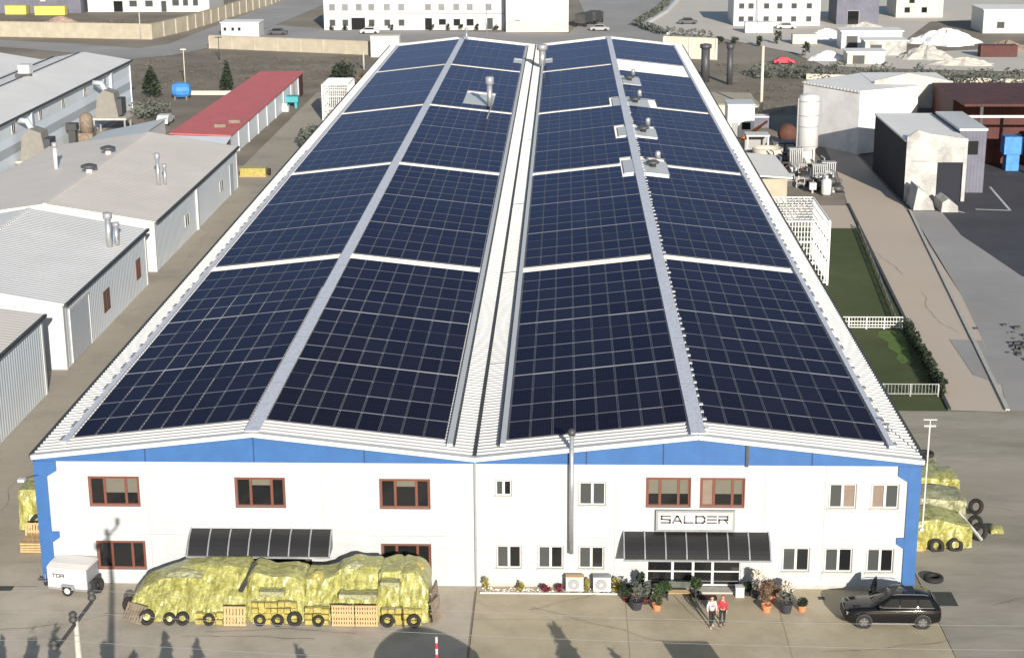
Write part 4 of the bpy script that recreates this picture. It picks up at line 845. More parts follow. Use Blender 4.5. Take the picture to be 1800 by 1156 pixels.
def block(name, label, cat, x0, x1, y0, y1, h, wins, m='white', roof='roof_w', para=.4, band=None):
    t = thing(name, label, cat, ((x0+x1)/2,(y0+y1)/2,0))
    MB().box(x0,y0,0,x1,y1,h).build('wall', m, t); MB().box(x0-.2,y0-.2,h,x1+.2,y1+.2,h+.2).build('roof', roof, t)
    for (a, z, w_, hh, g) in wins:
        f = MB().box(a-.1,y0-.1,z-.1,a+w_+.1,y0-.002,z+hh+.1).build('window', 'grey' if g != 'white' else 'alu', t); MB().box(a,y0-.13,z,a+w_,y0-.101,z+hh).build('pane', 'glass' if g == 'glass' else g, f)
    if band: MB().box(x0,y0-.16,band,x1,y0-.003,band+.18).build('ledge', 'grey', t)
    return t
ws = [(x,4.4,1.2,1.3,'glass4') for x in (-47.8,-44.9,-41.8,-39.0,-35.5,-32.3,-26.3,-23.3,-20.0,-17.0,-12.8)]
ws += [(x,1.0,1.2,1.3,'glass2') for x in (-47.8,-44.9,-39.0,-35.5,-32.3)] + [(-42.9,.1,3.0,2.6,'glass'),(-26.4,.1,1.5,2.5,'glass'),(-23.3,1.2,1.5,1.2,'glass'),(-20,1.0,1.4,1.4,'glass'),(-17.1,1.0,1.5,1.4,'glass'),(-12.8,.2,1.5,2.4,'glass2')]
block('office_block','long white two storey office block beyond the factory','office block',-49.1,-8.6,290.5,303,7.0,ws,'white','tile',band=3.5)
block('warehouse','blank cream warehouse right of the long white office block','warehouse',-8.2,5.6,286,306,8.2,[(-6.2,.1,1.2,2.4,'glass'),(4.2,1.0,.6,.6,'glass')],'white','roof_w')
MBo = MB().box(-8.18,285.8,0,5.58,285.99,2.4); MBo.build('plinth','beige',[o for o in bpy.data.objects if o.get('category')=='warehouse'][0])
block('white_cabin','small white flat roofed cabin behind the concrete panel wall','cabin',-69.6,-61.4,277,283,3.0,[(-69,1.4,.5,.6,'glass'),(-67.3,1.4,.5,.6,'glass'),(-65.9,1.4,.5,.6,'glass')])
block('white_house','white two storey building with square windows at the top right','building',43,62.5,298,312,6.4,[(x,z,1.1,1.1,'glass2') for x in (44.2,46.3,49.8,52.8,56,59.4) for z in (1.0,3.9)])
MB().box(48.0,297.7,0,48.5,297.99,6.4).build('downpipe','grey',[o for o in bpy.data.objects if o.get('category')=='building'][0])
block('grey_house','grey walled building at the upper left corner','house',-170,-115.5,331,348,5.5,[(-145,3.2,1.2,1.6,'white'),(-125.5,3.0,1.2,1.8,'white')],'slate','roof_w')
block('white_factory','white low factory with brown doors behind the upper left yard','factory',-114.6,-84,334,352,5.2,[(-108,.1,2.2,2.6,'glass'),(-104,1.4,1.8,1.4,'glass2'),(-100,1.4,1.8,1.4,'glass2'),(-96,.1,1.2,2.6,'glass2'),(-93.2,1.6,1.6,1.4,'glass2'),(-90.5,1.6,1.2,1.4,'glass2'),(-88,1.6,1.2,1.4,'glass2')])
for x, y, l, lab in ((-130.6,328,5.2,'yellow container nearer the left edge of the photo'),(-121.5,326,7.5,'longer yellow container right of its neighbour')):
    t = thing('container', lab, 'container', (x,y,0), 'yellow containers at the upper left'); MB().box(x-l/2,y-1.2,.15,x+l/2,y+1.2,2.2).build('body','yellow',t); MB().box(x-l/2-.05,y-1.25,2.2,x+l/2+.05,y+1.25,2.3).build('lid','yellow',t); MB().box(x-l/2+.1,y-1.1,0,x+l/2-.1,y+1.1,.15).build('base','gutter',t)
mb = MB(); rnd = random.Random(2)
n = 14
for i in range(n+1):
    for k in range(20): 
        r_ = 5.2*i/n; a = 2*math.pi*k/20; mb.v.append((-112+r_*math.cos(a)*1.1, 302+r_*math.sin(a)*.8, max(0,2.1*(1-(i/n)**1.3))+(rnd.uniform(-.15,.15) if i < n else 0)))
for i in range(n):
    for k in range(20): mb.f.append((i*20+k,i*20+(k+1)%20,(i+1)*20+(k+1)%20,(i+1)*20+k))
o = lonely(mb,'earth_pile',mat('pinkish gravel',(.36,.25,.20),.95,var=.2,scale=1.5),'pinkish gravel heap on the scrub at the upper left','heap',(-112,302,0))
for k, (x, y, l, lab) in enumerate(((9.3,299,7.5,'long dark lorry parked beside the cream warehouse'),(11.6,304,6,'dark lorry behind the long one by the warehouse'))):
    t = thing('lorry', lab, 'lorry', (x,y,0), 'dark lorries by the warehouse'); rz = R(64)
    MB().box(x-1.2,y-l/2,.9,x+1.2,y+l/2-1.6,2.9).build('cargo_box','gutter',t); MB().box(x-1.15,y+l/2-1.5,.6,x+1.15,y+l/2+.4,2.5).build('cab','dgrey',t)
    for dy in (-l/2+1,l/2-.5):
        for dx in (-1.1,1.1): MB().lathe([(.1,-.15),(.5,-.15),(.5,.15),(.1,.15)], (x+dx,y+dy,.5), 12, 'x').build('wheel','black',t)
    t.rotation_euler.z = -R(18)
# low hedge and stone edging at the yard corner
t = thing('hedge','dark hedge with a pale stone edge round the gravel yard','hedge',(25,285,0)); mb = MB(); rnd = random.Random(8)
path = [(34,372),(28,330),(21,298),(25.5,280),(36.5,274)]
for a, b in zip(path, path[1:]):
    L = math.dist(a,b)
    for k in range(int(L/1.6)+1): q = k*1.6/L; leaves(mb,(a[0]+(b[0]-a[0])*q,a[1]+(b[1]-a[1])*q,.9),(1.0,1.0,1.0),34,.32,rnd)
mb.build('foliage','leaf_gr',t)
mb = MB()
for a, b in zip(path[:-1], path[1:-1]): mb.beam((a[0]+1.7,a[1],.3),(b[0]+1.7,b[1],.3),.7,.6)
mb.build('stone_edge','white',t)
post(44.3,262,5,.1,'thin pole on the gravel yard near the far right chimneys','pole','steel')
for x, y, h, lab in ((36.6,262,1.7,'first dark bush on the gravel yard behind the wall'),(39.6,260.5,1.8,'second dark bush on the gravel yard behind the wall'),(44.6,258,2.4,'third dark bush on the gravel yard beside the pole'),(48.6,262,3.0,'tallest dark bush on the gravel yard'),(51.2,240,3.2,'wide dark bush above the brown field on the right')):
    plant('bush', lab, 'bush', (x,y,0), (1.0,1.0,h*.45), .1, 'leaf_d', 130, .28, 'ball', .08, 'dark bushes on the gravel yard', int(x))
t = thing('red_car','small red car parked on the beige yard','car',(45.7,229,0)); MB().xz([(43.8,.35),(47.6,.35),(47.6,.8),(46.9,.95),(46.3,1.4),(44.9,1.4),(44.3,.95),(43.8,.85)],228.2,229.8).build('body','red_w',t)
for x in (44.5,46.9):
    for y in (228.25,229.75): MB().lathe([(.1,-.1),(.32,-.1),(.32,.1),(.1,.1)],(x,y,.32),12,'y').build('wheel','black',t)
# beige yard sheds on the upper right
for x0, x1, y0, y1, h, lab, m in ((60,72,252,258,3.6,'pale flat roofed shed in the beige yard','white'),(63,71,242,247,2.8,'low pale store stacked in front of the flat roofed shed','chalk'),(57.5,64.5,229,234,2.2,'beige timber pile cover at the near side of the yard','beige')):
    t = thing('yard_shed', lab, 'shed', ((x0+x1)/2,(y0+y1)/2,0)); MB().box(x0,y0,0,x1,y1,h).build('wall',m,t); MB().box(x0-.3,y0-.3,h,x1+.3,y1+.3,h+.2).build('roof','roof_w',t); MB().box(x0+1,y0-.05,.1,x0+3.2,y0-.002,h*.75).build('door','gutter',t)
block('white_store','bright white store at the upper right edge of the photo','store',95,109,281,292,5,[(98,1.2,1.5,1.3,'glass2')],'white')
block('dark_barn','dark grey barn at the top of the right hand bank','barn',66.5,76,300,312,6.2,[(69,.1,2.5,3,'glass')],'slate','slate')
block('pale_house','pale rendered house beside the dark barn','house',83,94,316,328,5.5,[(85,1.2,1.2,1.2,'glass'),(89,1.2,1.2,1.2,'glass'),(86,3.4,1.2,1.2,'glass')],'beige','tile')
mb = MB(); rnd = random.Random(31)
for k in range(130):
    q = k/130; leaves(mb,(38+q*80,214-q*20+rnd.gauss(0,2.2)-(10 if q > .3 else 4)*rnd.random(),1.2),(1.6,1.5,1.6),34,.34,rnd)
o = mb.build('scrub','leaf_gr'); tag(o,'belt of dull brown green scrub behind the white hall','scrub',kind='stuff')
mb = MB()
for k in range(420):
    x, y = rnd.uniform(-76,-29), rnd.uniform(196,240); 
    leaves(mb,(x,y,.15),(1.1,1.1,.25),10,.15,rnd)
for k in range(260):
    x, y = rnd.uniform(-130,-84), rnd.uniform(284,312); leaves(mb,(x,y,.2),(1.4,1.4,.35),10,.2,rnd)
for k in range(200):
    x, y = rnd.uniform(33,60), rnd.uniform(165,232); leaves(mb,(x,y,.2),(1.1,1.1,.3),10,.16,rnd)
o = mb.build('weeds','weed'); tag(o,'patchy dry weeds over the brown fields','weeds',kind='stuff')
# conifers and bushes on the left
plant('conifer_tree','wide dark conifer beside the far corner of the workshop','tree',(-63.4,188,0),(2.1,2.1,2.5),.2,'leaf_d',900,.3,'cone',.16,'dark conifers in the field',3)
plant('conifer_tree','slender dark conifer left of the red roof','tree',(-52.1,194.4,0),(1.3,1.3,2.7),.2,'leaf_d',700,.28,'cone',.14,'dark conifers in the field',4)
plant('bush','big dark bush against the far left eave of the factory','bush',(-29.8,140,0),(1.8,4.5,1.6),.1,'leaf_gr',600,.3,'ball',.1,None,9)
plant('bush','round dark shrub behind the far white mesh cage','bush',(-33.4,203,0),(2.4,2.2,2.0),.1,'leaf_d',600,.3,'ball',.1,None,12)
plant('bush','low brown shrub beside the first dark shrub behind the cage','bush',(-28.5,196,0),(2.0,2.0,1.5),.1,'leaf_b',400,.3,'ball',.1,None,13)
plant('bush','bare grey brush below the far corner of the workshop','bush',(-58.5,166,0),(3.6,5,1.3),.05,'leaf_gr',500,.3,'ball',.1,None,15)
t = thing('yellow_bundle','yellow wrapped bundle at the far end of the beige roofed shed','bundle',(-34,119.4,0)); MB().box(-35.6,118.6,.12,-32.4,120.4,1.1).build('load','film_b',t); MB().box(-35.7,118.5,.04,-32.3,120.5,.12).build('pallet','wood',t); MB().lathe([(.2,-.15),(.45,-.15),(.45,.15),(.2,.15)],(-32.1,119.6,.5),12,'x').build('tyre','black',t)
mb = MB().box(-60,189.6,.0,-48,189.8,.7); lonely(mb,'low_wall','beige','low pale wall behind the blue tank','wall',(-54,189.7,0))

def mound(x, y, rx, ry, h, m, label, seed):
    rnd = random.Random(seed); mb = MB(); n, k = 10, 26
    for i in range(n+1):
        for q in range(k):
            a = 2*math.pi*q/k; f = i/n*(1+.18*math.sin(3*a+seed)+.1*math.sin(7*a))
            mb.v.append((x+rx*f*math.cos(a), y+ry*f*math.sin(a), max(.05, h*(1-(i/n)**1.5)+(rnd.uniform(-.22,.22)*h*.5 if i < n else -.2))))
    for i in range(n):
        for q in range(k): mb.f.append((i*k+q,i*k+(q+1)%k,(i+1)*k+(q+1)%k,(i+1)*k+q))
    lonely(mb,'rubble_heap',m,label,'heap',(x,y,0),'heaps on the beige yard')
for i, (x, y, rx, ry, h, m, lab) in enumerate(((55,236,4,3,1.6,'greyw','pale rubble heap at the left end of the beige yard, below the stores'),(74,238,5,4,2.4,'plinth','grey rubble heap right of the low pale store'),(79,228,6,3,1.3,'yard_b','flat sandy heap near the scrub belt on the right'),(83,262,7,5,3.0,'greyw','large whitish heap between the barn and the white store'),(92,250,5,4,2.0,'wood_old','dark brown heap on the right hand bank'),(60,272,5,3,2.0,'greyw','whitish heap in front of the white two storey building'),(100,232,6,4,1.8,'beige','broad beige heap at the right edge of the yard'),(70,283,7,4,2.2,'plinth','grey heap below the dark barn'))): mound(x,y,rx,ry,h,m,lab,i+3)
for i, (x, y, l, h, m, lab) in enumerate(((47,283,6,2.4,'white','white van sized container beside the pale yard wall'),(66,262,8,2.4,'slate','slate blue container at the back of the beige yard'),(88,240,7,2.2,'maroon','maroon container on the right of the beige yard'),(54,262,5,2.0,'beige','beige container in front of the white two storey building'))):
    t = thing('container', lab, 'container', (x,y,0), 'containers in the beige yard'); MB().box(x-l/2,y-1.2,.15,x+l/2,y+1.2,h).build('body',m,t); MB().box(x-l/2-.05,y-1.25,h,x+l/2+.05,y+1.25,h+.1).build('lid',m,t); MB().box(x-l/2+.1,y-1.1,0,x+l/2-.1,y+1.1,.15).build('base','gutter',t)
rnd = random.Random(77)
EX = [(31.8,113.0,1.1,1.5),(33.0,112.2,.9,1.2),(35.9,118.2,1.0,1.6),(34.6,124.4,1.1,1.4),(32.3,119.4,1.0,1.7),(37.0,115.6,.8,1.3),(35.5,112.9,.9,1.6),(33.9,117.0,1.0,1.9)]
for i, (x, y, s, h) in enumerate(EX):
    lab = ('narrow pipe frame by the lean-to roof','short pipe frame before the lean-to corner','pipe frame between the radiators','pipe frame at the silo foot','tall pipe frame behind the lean-to','slim pipe frame at the lane edge','pipe frame behind the white drum','tallest pipe frame in the middle of the machines')[i]
    t = thing('pipe_frame', lab, 'pipe frame', (x,y,0), 'pipe frames in the machinery yard'); f = MB()
    for dx in (-s/2,s/2):
        for dy in (-.35,.35): f.box(x+dx-.05,y+dy-.05,0,x+dx+.05,y+dy+.05,h)
    for z in (h*.5,h):
        for dy in (-.35,.35): f.beam((x-s/2,y+dy,z),(x+s/2,y+dy,z),.08)
    f.build('frame',rnd.choice(['steel','grey','gutter']),t); MB().tube([(x-s/2,y,h*.5),(x,y+.1,h*.75),(x+s/2,y,h*.9),(x+s/2+.3,y,.2)],.11,7).build('pipe',rnd.choice(['steel','rust','white','dgrey']),t,True); MB().box(x-s*.35,y-.3,.05,x+s*.3,y+.3,h*.45).build('motor','dgrey',t)
# ------------------------------------------------------------------ yellow wrapped stacks in front
from mathutils import noise as mn
def wrapped(name, label, x0, x1, y0, y1, topf, seed, group, m='film', lean=.9, pal='wood_old', steps=.16):
    """film wrapped pallet load: a crinkled closed sheet with a sloping front"""
    t = thing(name, label, 'wrapped stack', ((x0+x1)/2,(y0+y1)/2,0), group); rnd = random.Random(seed)
    nx = max(6,int((x1-x0)/steps)); prof = []   # profile round the section: front foot -> top -> back foot
    def section(u):
        h = topf(u); f0, f1 = y0, y0+lean*(h/2.5); pts = []
        for k in range(9): q = k/8; pts.append((f0+(f1-f0)*q**1.3, .12+(h-.2)*q))
        for k in range(1,8): q = k/8; pts.append((f1+(y1-f1)*q, h-.06+.05*math.sin(q*math.pi)))
        for k in range(5): q = k/4; pts.append((y1, h-.1-(h-.22)*q))
        return pts
    mb = MB(); secs = [section(i/nx) for i in range(nx+1)]; k = len(secs[0])
    for i, s_ in enumerate(secs):
        x = x0+(x1-x0)*i/nx; e = min(i, nx-i)
        for j, (y, z) in enumerate(s_):
            v = Vector((x*1.1,y*1.1+seed*3,z*1.4)); d = mn.noise(v*1.1)*.20+mn.noise(v*3.5)*.035
            fold = .07*math.sin(x*9+z*3+2*mn.noise(v)) if 0 < j < 8 else .03*math.sin(x*7)
            shrink = .08 if e == 0 else 0
            mb.v.append((x+mn.noise(v*2.1)*.06, y+(d+fold)*(1 if j < 8 else .4)*(-1 if j < 9 else 1)+ (shrink if j < 9 else -shrink), max(.11, z+d*.5-shrink)))
    for i in range(nx):
        for j in range(k-1): mb.f.append((i*k+j,(i+1)*k+j,(i+1)*k+j+1,i*k+j+1))
    mb.f.append(tuple(range(k))[::-1]); mb.f.append(tuple(nx*k+j for j in range(k)))
    mb.build('film', m, t)
    pb = MB(); n = max(1,round((x1-x0)/1.25)); wv = (x1-x0)/n
    for i in range(n):
        a = x0+i*wv+.06; b = a+wv-.14
        for dy in (y0+.12,(y0+y1)/2,y1-.3): pb.box(a,dy,0.061,b,dy+.14,.115)
    pb.build('pallet', pal, t); return t
GW = 'yellow film wrapped stacks in front of the factory'
def lin(*p):
    def f(u):
        for (a, x), (b, y) in zip(p, p[1:]):
            if u <= b: return x+(y-x)*(u-a)/(b-a)
        return p[-1][1]
    return f
wrapped('wrapped_stack','long hump backed yellow wrapped stack at the left end of the row',-18.25,-11.9,-4.85,-1.6,lin((0,.95),(.08,1.55),(.4,2.35),(.75,2.6),(.97,2.5),(1,2.3)),1,GW,lean=1.8)
wrapped('wrapped_stack','squat yellow wrapped stack behind the leaning pallet, right of the hump',-11.98,-8.9,-4.8,-1.7,lin((0,2.3),(.12,2.55),(.45,2.3),(.8,2.35),(1,2.1)),2,GW,lean=1.1)
wrapped('wrapped_stack','narrow yellow wrapped stack with a dark dent in the middle of the row',-8.98,-7.15,-4.62,-1.7,lin((0,2.15),(.5,2.1),(1,2.3)),3,GW,lean=1.2)
wrapped('wrapped_stack','yellow wrapped stack with a flat shelf behind the standing crate',-7.25,-4.85,-4.75,-1.6,lin((0,2.45),(.3,2.7),(1,2.65)),4,GW,lean=1.5)
wrapped('wrapped_stack','stepped yellow wrapped stack above the right end of the standing crate',-4.95,-3.7,-4.6,-1.6,lin((0,2.62),(1,2.68)),5,GW,lean=.8)
wrapped('wrapped_stack','rounded yellow wrapped stack at the right end of the row',-3.78,-2.3,-4.7,-1.6,lin((0,2.7),(.6,2.65),(.85,2.3),(1,1.8)),6,GW,lean=.7)
# rows of bright bags showing at the foot of the stacks
for x0, x1, zt, yy, lab in ((-11.6,-9.2,1.25,-4.98,'row of bright yellow wrapped bags at the foot of the squat stack'),(-8.8,-7.5,1.15,-4.98,'short row of bright yellow wrapped bags at the foot of the dented stack'),(-4.75,-2.6,1.0,-4.95,'row of bright yellow wrapped bags at the right foot of the stacks'),(-14.6,-12.4,.75,-5.05,'low row of bright yellow wrapped bags under the hump')):
    t = thing('bag_row', lab, 'bags', ((x0+x1)/2,yy,.06), 'bag rows at the foot of the stacks'); n = int((x1-x0)/.34)
    for k in range(n):
        for r in range(int(zt/.3)):
            b = MB(); a = x0+(x1-x0)*k/n; z = .08+r*.3
            e_ = random.uniform(-.07,.07); b.box(a+.01+e_*.3,yy-.02+.05*r+abs(e_),z+e_*.4,a+(x1-x0)/n-.02+e_*.5,yy+.3+.05*r,z+.25+e_*.6)
            if r == 0 and k == 0: acc = MB()
            acc.v, acc.f = acc.v, acc.f; acc.add(b.v,b.f)
    acc.build('bags', 'film_b', t)
# white topped cartons showing through the film
for x0,x1,y,z,lab in ((-11.2,-9.9,-4.55,1.5,'pale carton lying on the squat stack'),(-7.0,-5.0,-4.5,1.35,'grey green carton lying on the shelf above the crate'),(-4.8,-3.8,-4.35,2.0,'pale carton on the stepped stack')):
    t = thing('carton', lab, 'carton', ((x0+x1)/2,y,z), 'cartons on the stacks'); MB().box(x0,y-.1,z,x1,y+.9,z+.28).build('box','bags',t); MB().box(x0-.01,y+.35,z+.281,x1+.01,y+.45,z+.287).build('tape','film',t)
def tyre(x, y, z, r, lab, tilt=0, rz=0, group='tyres holding down the front film', flat=False, m='rubber_dusty', w_=.11):
    t = thing('tyre', lab, 'tyre', (0,0,0), group)
    prof = [(r*.58,-w_),(r*.92,-w_),(r,-w_*.6),(r,w_*.6),(r*.92,w_),(r*.58,w_),(r*.52,w_*.5),(r*.52,-w_*.5)]
    MB().lathe(prof,(0,0,0),22,'y',closed=True).build('tread',m,t,True)
    t.location = (x,y,z); t.rotation_euler = (R(90) if flat else R(tilt),0,R(rz)); return t
for i, (x, r, lab) in enumerate(((-17.15,.42,'second tyre from the left, beside the dark crate'),(-15.95,.33,'third tyre, leaning on a fourth'),(-15.25,.36,'fourth tyre, with yellow film behind its hole'),(-13.85,.32,'tyre between the bright bags and the leaning pallet'),(-11.15,.31,'first tyre right of the leaning pallet'),(-10.2,.32,'second tyre right of the leaning pallet'),(-9.3,.40,'largest tyre in the middle of the row'),(-8.05,.31,'tyre just left of the long standing crate'),(-4.4,.36,'tyre just right of the long standing crate'),(-3.0,.36,'tyre at the right end of the row'))):
    tyre(x,-5.12,.06+r,r,lab+' of yellow stacks',-12)
tyre(-18.35,-4.1,.75,.4,'dusty tyre leaning high on the left end of the yellow hump',-10,62)
def pallet(x, y, z, lab, rx=0, rz=0, m='wood', w_=1.2, l=1.0, group='wooden pallets', layers=1, slats=7):
    t = thing('wooden_pallet', lab, 'pallet', (0,0,0), group)
    for q in range(layers):
        zz = q*.15
        for k in range(slats): MB().box(-w_/2+k*w_/slats+.02,-l/2,zz+.11,-w_/2+(k+1)*w_/slats-.03,l/2,zz+.132).build('slat',m,t)
        for k in (-1,0,1): MB().box(-w_/2,k*(l/2-.06)-.05,zz+.02,w_/2,k*(l/2-.06)+.05,zz+.108).build('bearer',m,t)
    t.location = (x,y,z); t.rotation_euler = (R(rx),0,R(rz)); return t
pallet(-12.45,-5.1,.62,'tan wooden pallet leaning upright against the yellow stacks beside the hump',80,0,'wood',1.2,1.05)
for i, (x, z, lab) in enumerate(((-6.75,.36,'lower left'),(-5.5,.36,'lower right'),(-6.75,.95,'upper left'),(-5.5,.95,'upper right'))):
    pallet(x,-5.0,z,lab+' pallet of the wide tan crate wall standing in the yellow row',84,0,'wood',1.2,.58,'pallets standing as a crate wall',1,9)
pallet(-17.8,-4.85,.55,'dark weathered crate board on the left end of the yellow hump',52,-28,'wood_old',1.3,1.0)
pallet(-2.12,-3.4,.85,'reddish weathered pallet standing against the right end of the yellow row',86,84,'wood_old',1.7,1.5)
pallet(-2.0,-4.3,.7,'second weathered pallet standing at the right front corner of the yellow row',84,70,'wood_old',1.1,1.2)
# left side of the building
wrapped('wrapped_stack','single yellow wrapped stack beside the left blue corner column',-27.9,-25.0,7.2,10.5,lin((0,2.6),(1,2.75)),8,None,lean=.35)
tyre(-26.6,6.9,.75,.5,'black tyre hung on the stack beside the left blue column',-20,20,None)
for i, z in enumerate((.06,.22,.38,.54)): pallet(-25.75,4.7,z,('lowest','second','third','topmost')[i]+' pallet of the pile beside the left blue column',0,(-2,1,3,0)[i],'wood',2.1,1.5,'pallet pile at the left corner')
for k, (x, z) in enumerate(((-26.4,.75),(-25.2,.75))): pallet(x,5.6,z,('left','right')[k]+' pallet standing upright on the pile beside the left blue column',78,0,'wood',1.1,1.0,'upright pallets at the left corner')
# right side of the building
GR = 'pale yellow wrapped stacks right of the factory'
wrapped('wrapped_stack','greenish wrapped stack nearest the camera at the right side wall',24.5,28.6,5.6,8.3,lin((0,1.6),(.5,1.8),(1,1.3)),11,GR,lean=.5)
wrapped('wrapped_stack','wrapped stack with pale sheets in the middle of the right side row',24.6,28.9,8.5,11.3,lin((0,2.1),(1,1.8)),12,GR,'bags',lean=.4)
wrapped('wrapped_stack','wrapped stack with reddish pallet edges at the right side wall',24.6,29.2,11.5,14.2,lin((0,2.1),(1,2.0)),13,GR,lean=.5)
wrapped('wrapped_stack','farthest wrapped stack of the right side row',24.6,28.6,14.4,17.6,lin((0,1.8),(1,1.8)),14,GR,'bags',lean=.4)
wrapped('wrapped_stack','small bright yellow bundle in front of the right side row',24.6,25.8,5.0,5.55,lin((0,.9),(1,.8)),15,GR,'film_b',lean=.2)
wrapped('wrapped_stack','little yellow bag lying right of the right side row',30.2,31.0,7.7,8.5,lin((0,.45),(1,.4)),16,GR,'film',lean=.1)
mb = MB()
for k in range(4): mb.box(26.3+.1*k,11.35,.5+k*.28,28.6,11.48,.6+k*.28)
t = thing('board_stack','stack of reddish boards on the face of the right side row','boards',(27.5,11.4,.5)); mb.build('board','terracotta',t)
for x, y, z, r, lab, fl_ in ((28.0,16.3,1.95,.55,'tyre lying on the farthest wrapped stack',True),(25.7,13.4,2.2,.55,'tyre lying on the stack by the right wall',True),(25.0,15.2,1.95,.5,'tyre half hidden behind the right blue column',True),(29.9,10.4,.75,.5,'tyre leaning on the right flank of the side row',False),(29.4,8.4,.5,.5,'upright tyre at the outer corner of the side row',False),(29.3,7.0,.55,.55,'big tyre at the near right corner of the side row',False),(27.6,5.5,.32,.45,'low tyre in front of the side row',False),(26.5,5.4,.3,.45,'half sunk tyre left of the low tyre',False)):
    tyre(x,y,z,r,lab,-25,-50 if x > 29 else 10,'tyres on the right side row',fl_)
tyre(25.45,1.3,.17,.55,'single black tyre lying on the ground beyond the right blue column',0,0,None,True,'black',.13)
MB_ = MB().beam((28.2,7.6,1.5),(29.2,5.9,.5),.12); lonely(MB_,'plank','white','white plank leaning on the near corner of the right side row','plank',(28.7,6.7,.9))
# ------------------------------------------------------------------ trailer
def trailer():
    t = thing('box_trailer','white box trailer with dark lettering parked before the left corner','trailer',(0,0,0))
    L, Wd, z0, z1 = 2.3, 1.5, .40, 1.55
    b = MB().box(-L/2,-Wd/2,z0,L/2,Wd/2,z1); b.build('body','white',t)
    MB().box(-L/2,-Wd/2-.01,z0-.12,L/2,Wd/2+.01,z0-.003).build('chassis','steel',t)
    m_ = MB().yz([(-Wd/2-.03,z1+.005),(Wd/2+.03,z1+.005),(Wd/2-.05,z1+.16),(-Wd/2+.45,z1+.12)],-L/2-.03,L/2+.03); m_.build('lid','roof',t)
    MB().box(L/2+.002,-Wd/2+.05,z0,L/2+.02,Wd/2-.05,z1-.04).build('tail_panel','alu',t)
    MB().box(L/2+.02,-.62,z0-.05,L/2+.2,.62,z0+.35).build('tail_board','dgrey',t)
    for s in (-1,1):
        w_ = MB().lathe([(.18,-.09),(.30,-.09),(.31,-.05),(.31,.05),(.30,.09),(.18,.09)],(.05,s*(Wd/2+.12),.31),18,'y',closed=True).build('wheel','black',t,True)
        MB().lathe([(.02,-.06),(.18,-.06),(.18,.06),(.02,.06)],(.05,s*(Wd/2+.12),.31),14,'y').build('rim','white',w_)
        MB().xz([(-.35,.42),(-.28,.64),(.38,.64),(.45,.42),(.36,.42),(.3,.58),(-.2,.58),(-.27,.42)],s*(Wd/2+.12)-.12,s*(Wd/2+.12)+.12).build('mudguard','alu',t)
    MB().beam((-L/2,0,.36),(-L/2-1.0,0,.40),.08).build('drawbar','dgrey',t)
    MB().lathe([(.03,-.03),(.12,-.03),(.12,.03),(.03,.03)],(-L/2-.6,.1,.13),12,'y').build('jockey_wheel','black',t); MB().tube([(-L/2-.6,.1,.13),(-L/2-.6,.1,.75)],.03).build('jockey_post','steel',t)
    mb = MB()
    for i, ch in enumerate('TDR'): strokes(mb,LET[ch],-.86+i*.25,1.02,.18,.17,.05,-Wd/2-.008)
    mb.build('lettering','ink',t)
    mb = MB()
    for i in range(4): mb.box(-.1+i*.13,-Wd/2-.012,1.22,-.02+i*.13,-Wd/2-.002,1.32)
    mb.build('small_lettering','ink2',t)
    t.location = (-22.25,-.85,.06); t.rotation_euler.z = R(-10); return t
trailer()
tyre(-20.85,-1.2,.45,.42,'black spare tyre leaning on the back of the box trailer',-18,70,None,False,'black',.13)
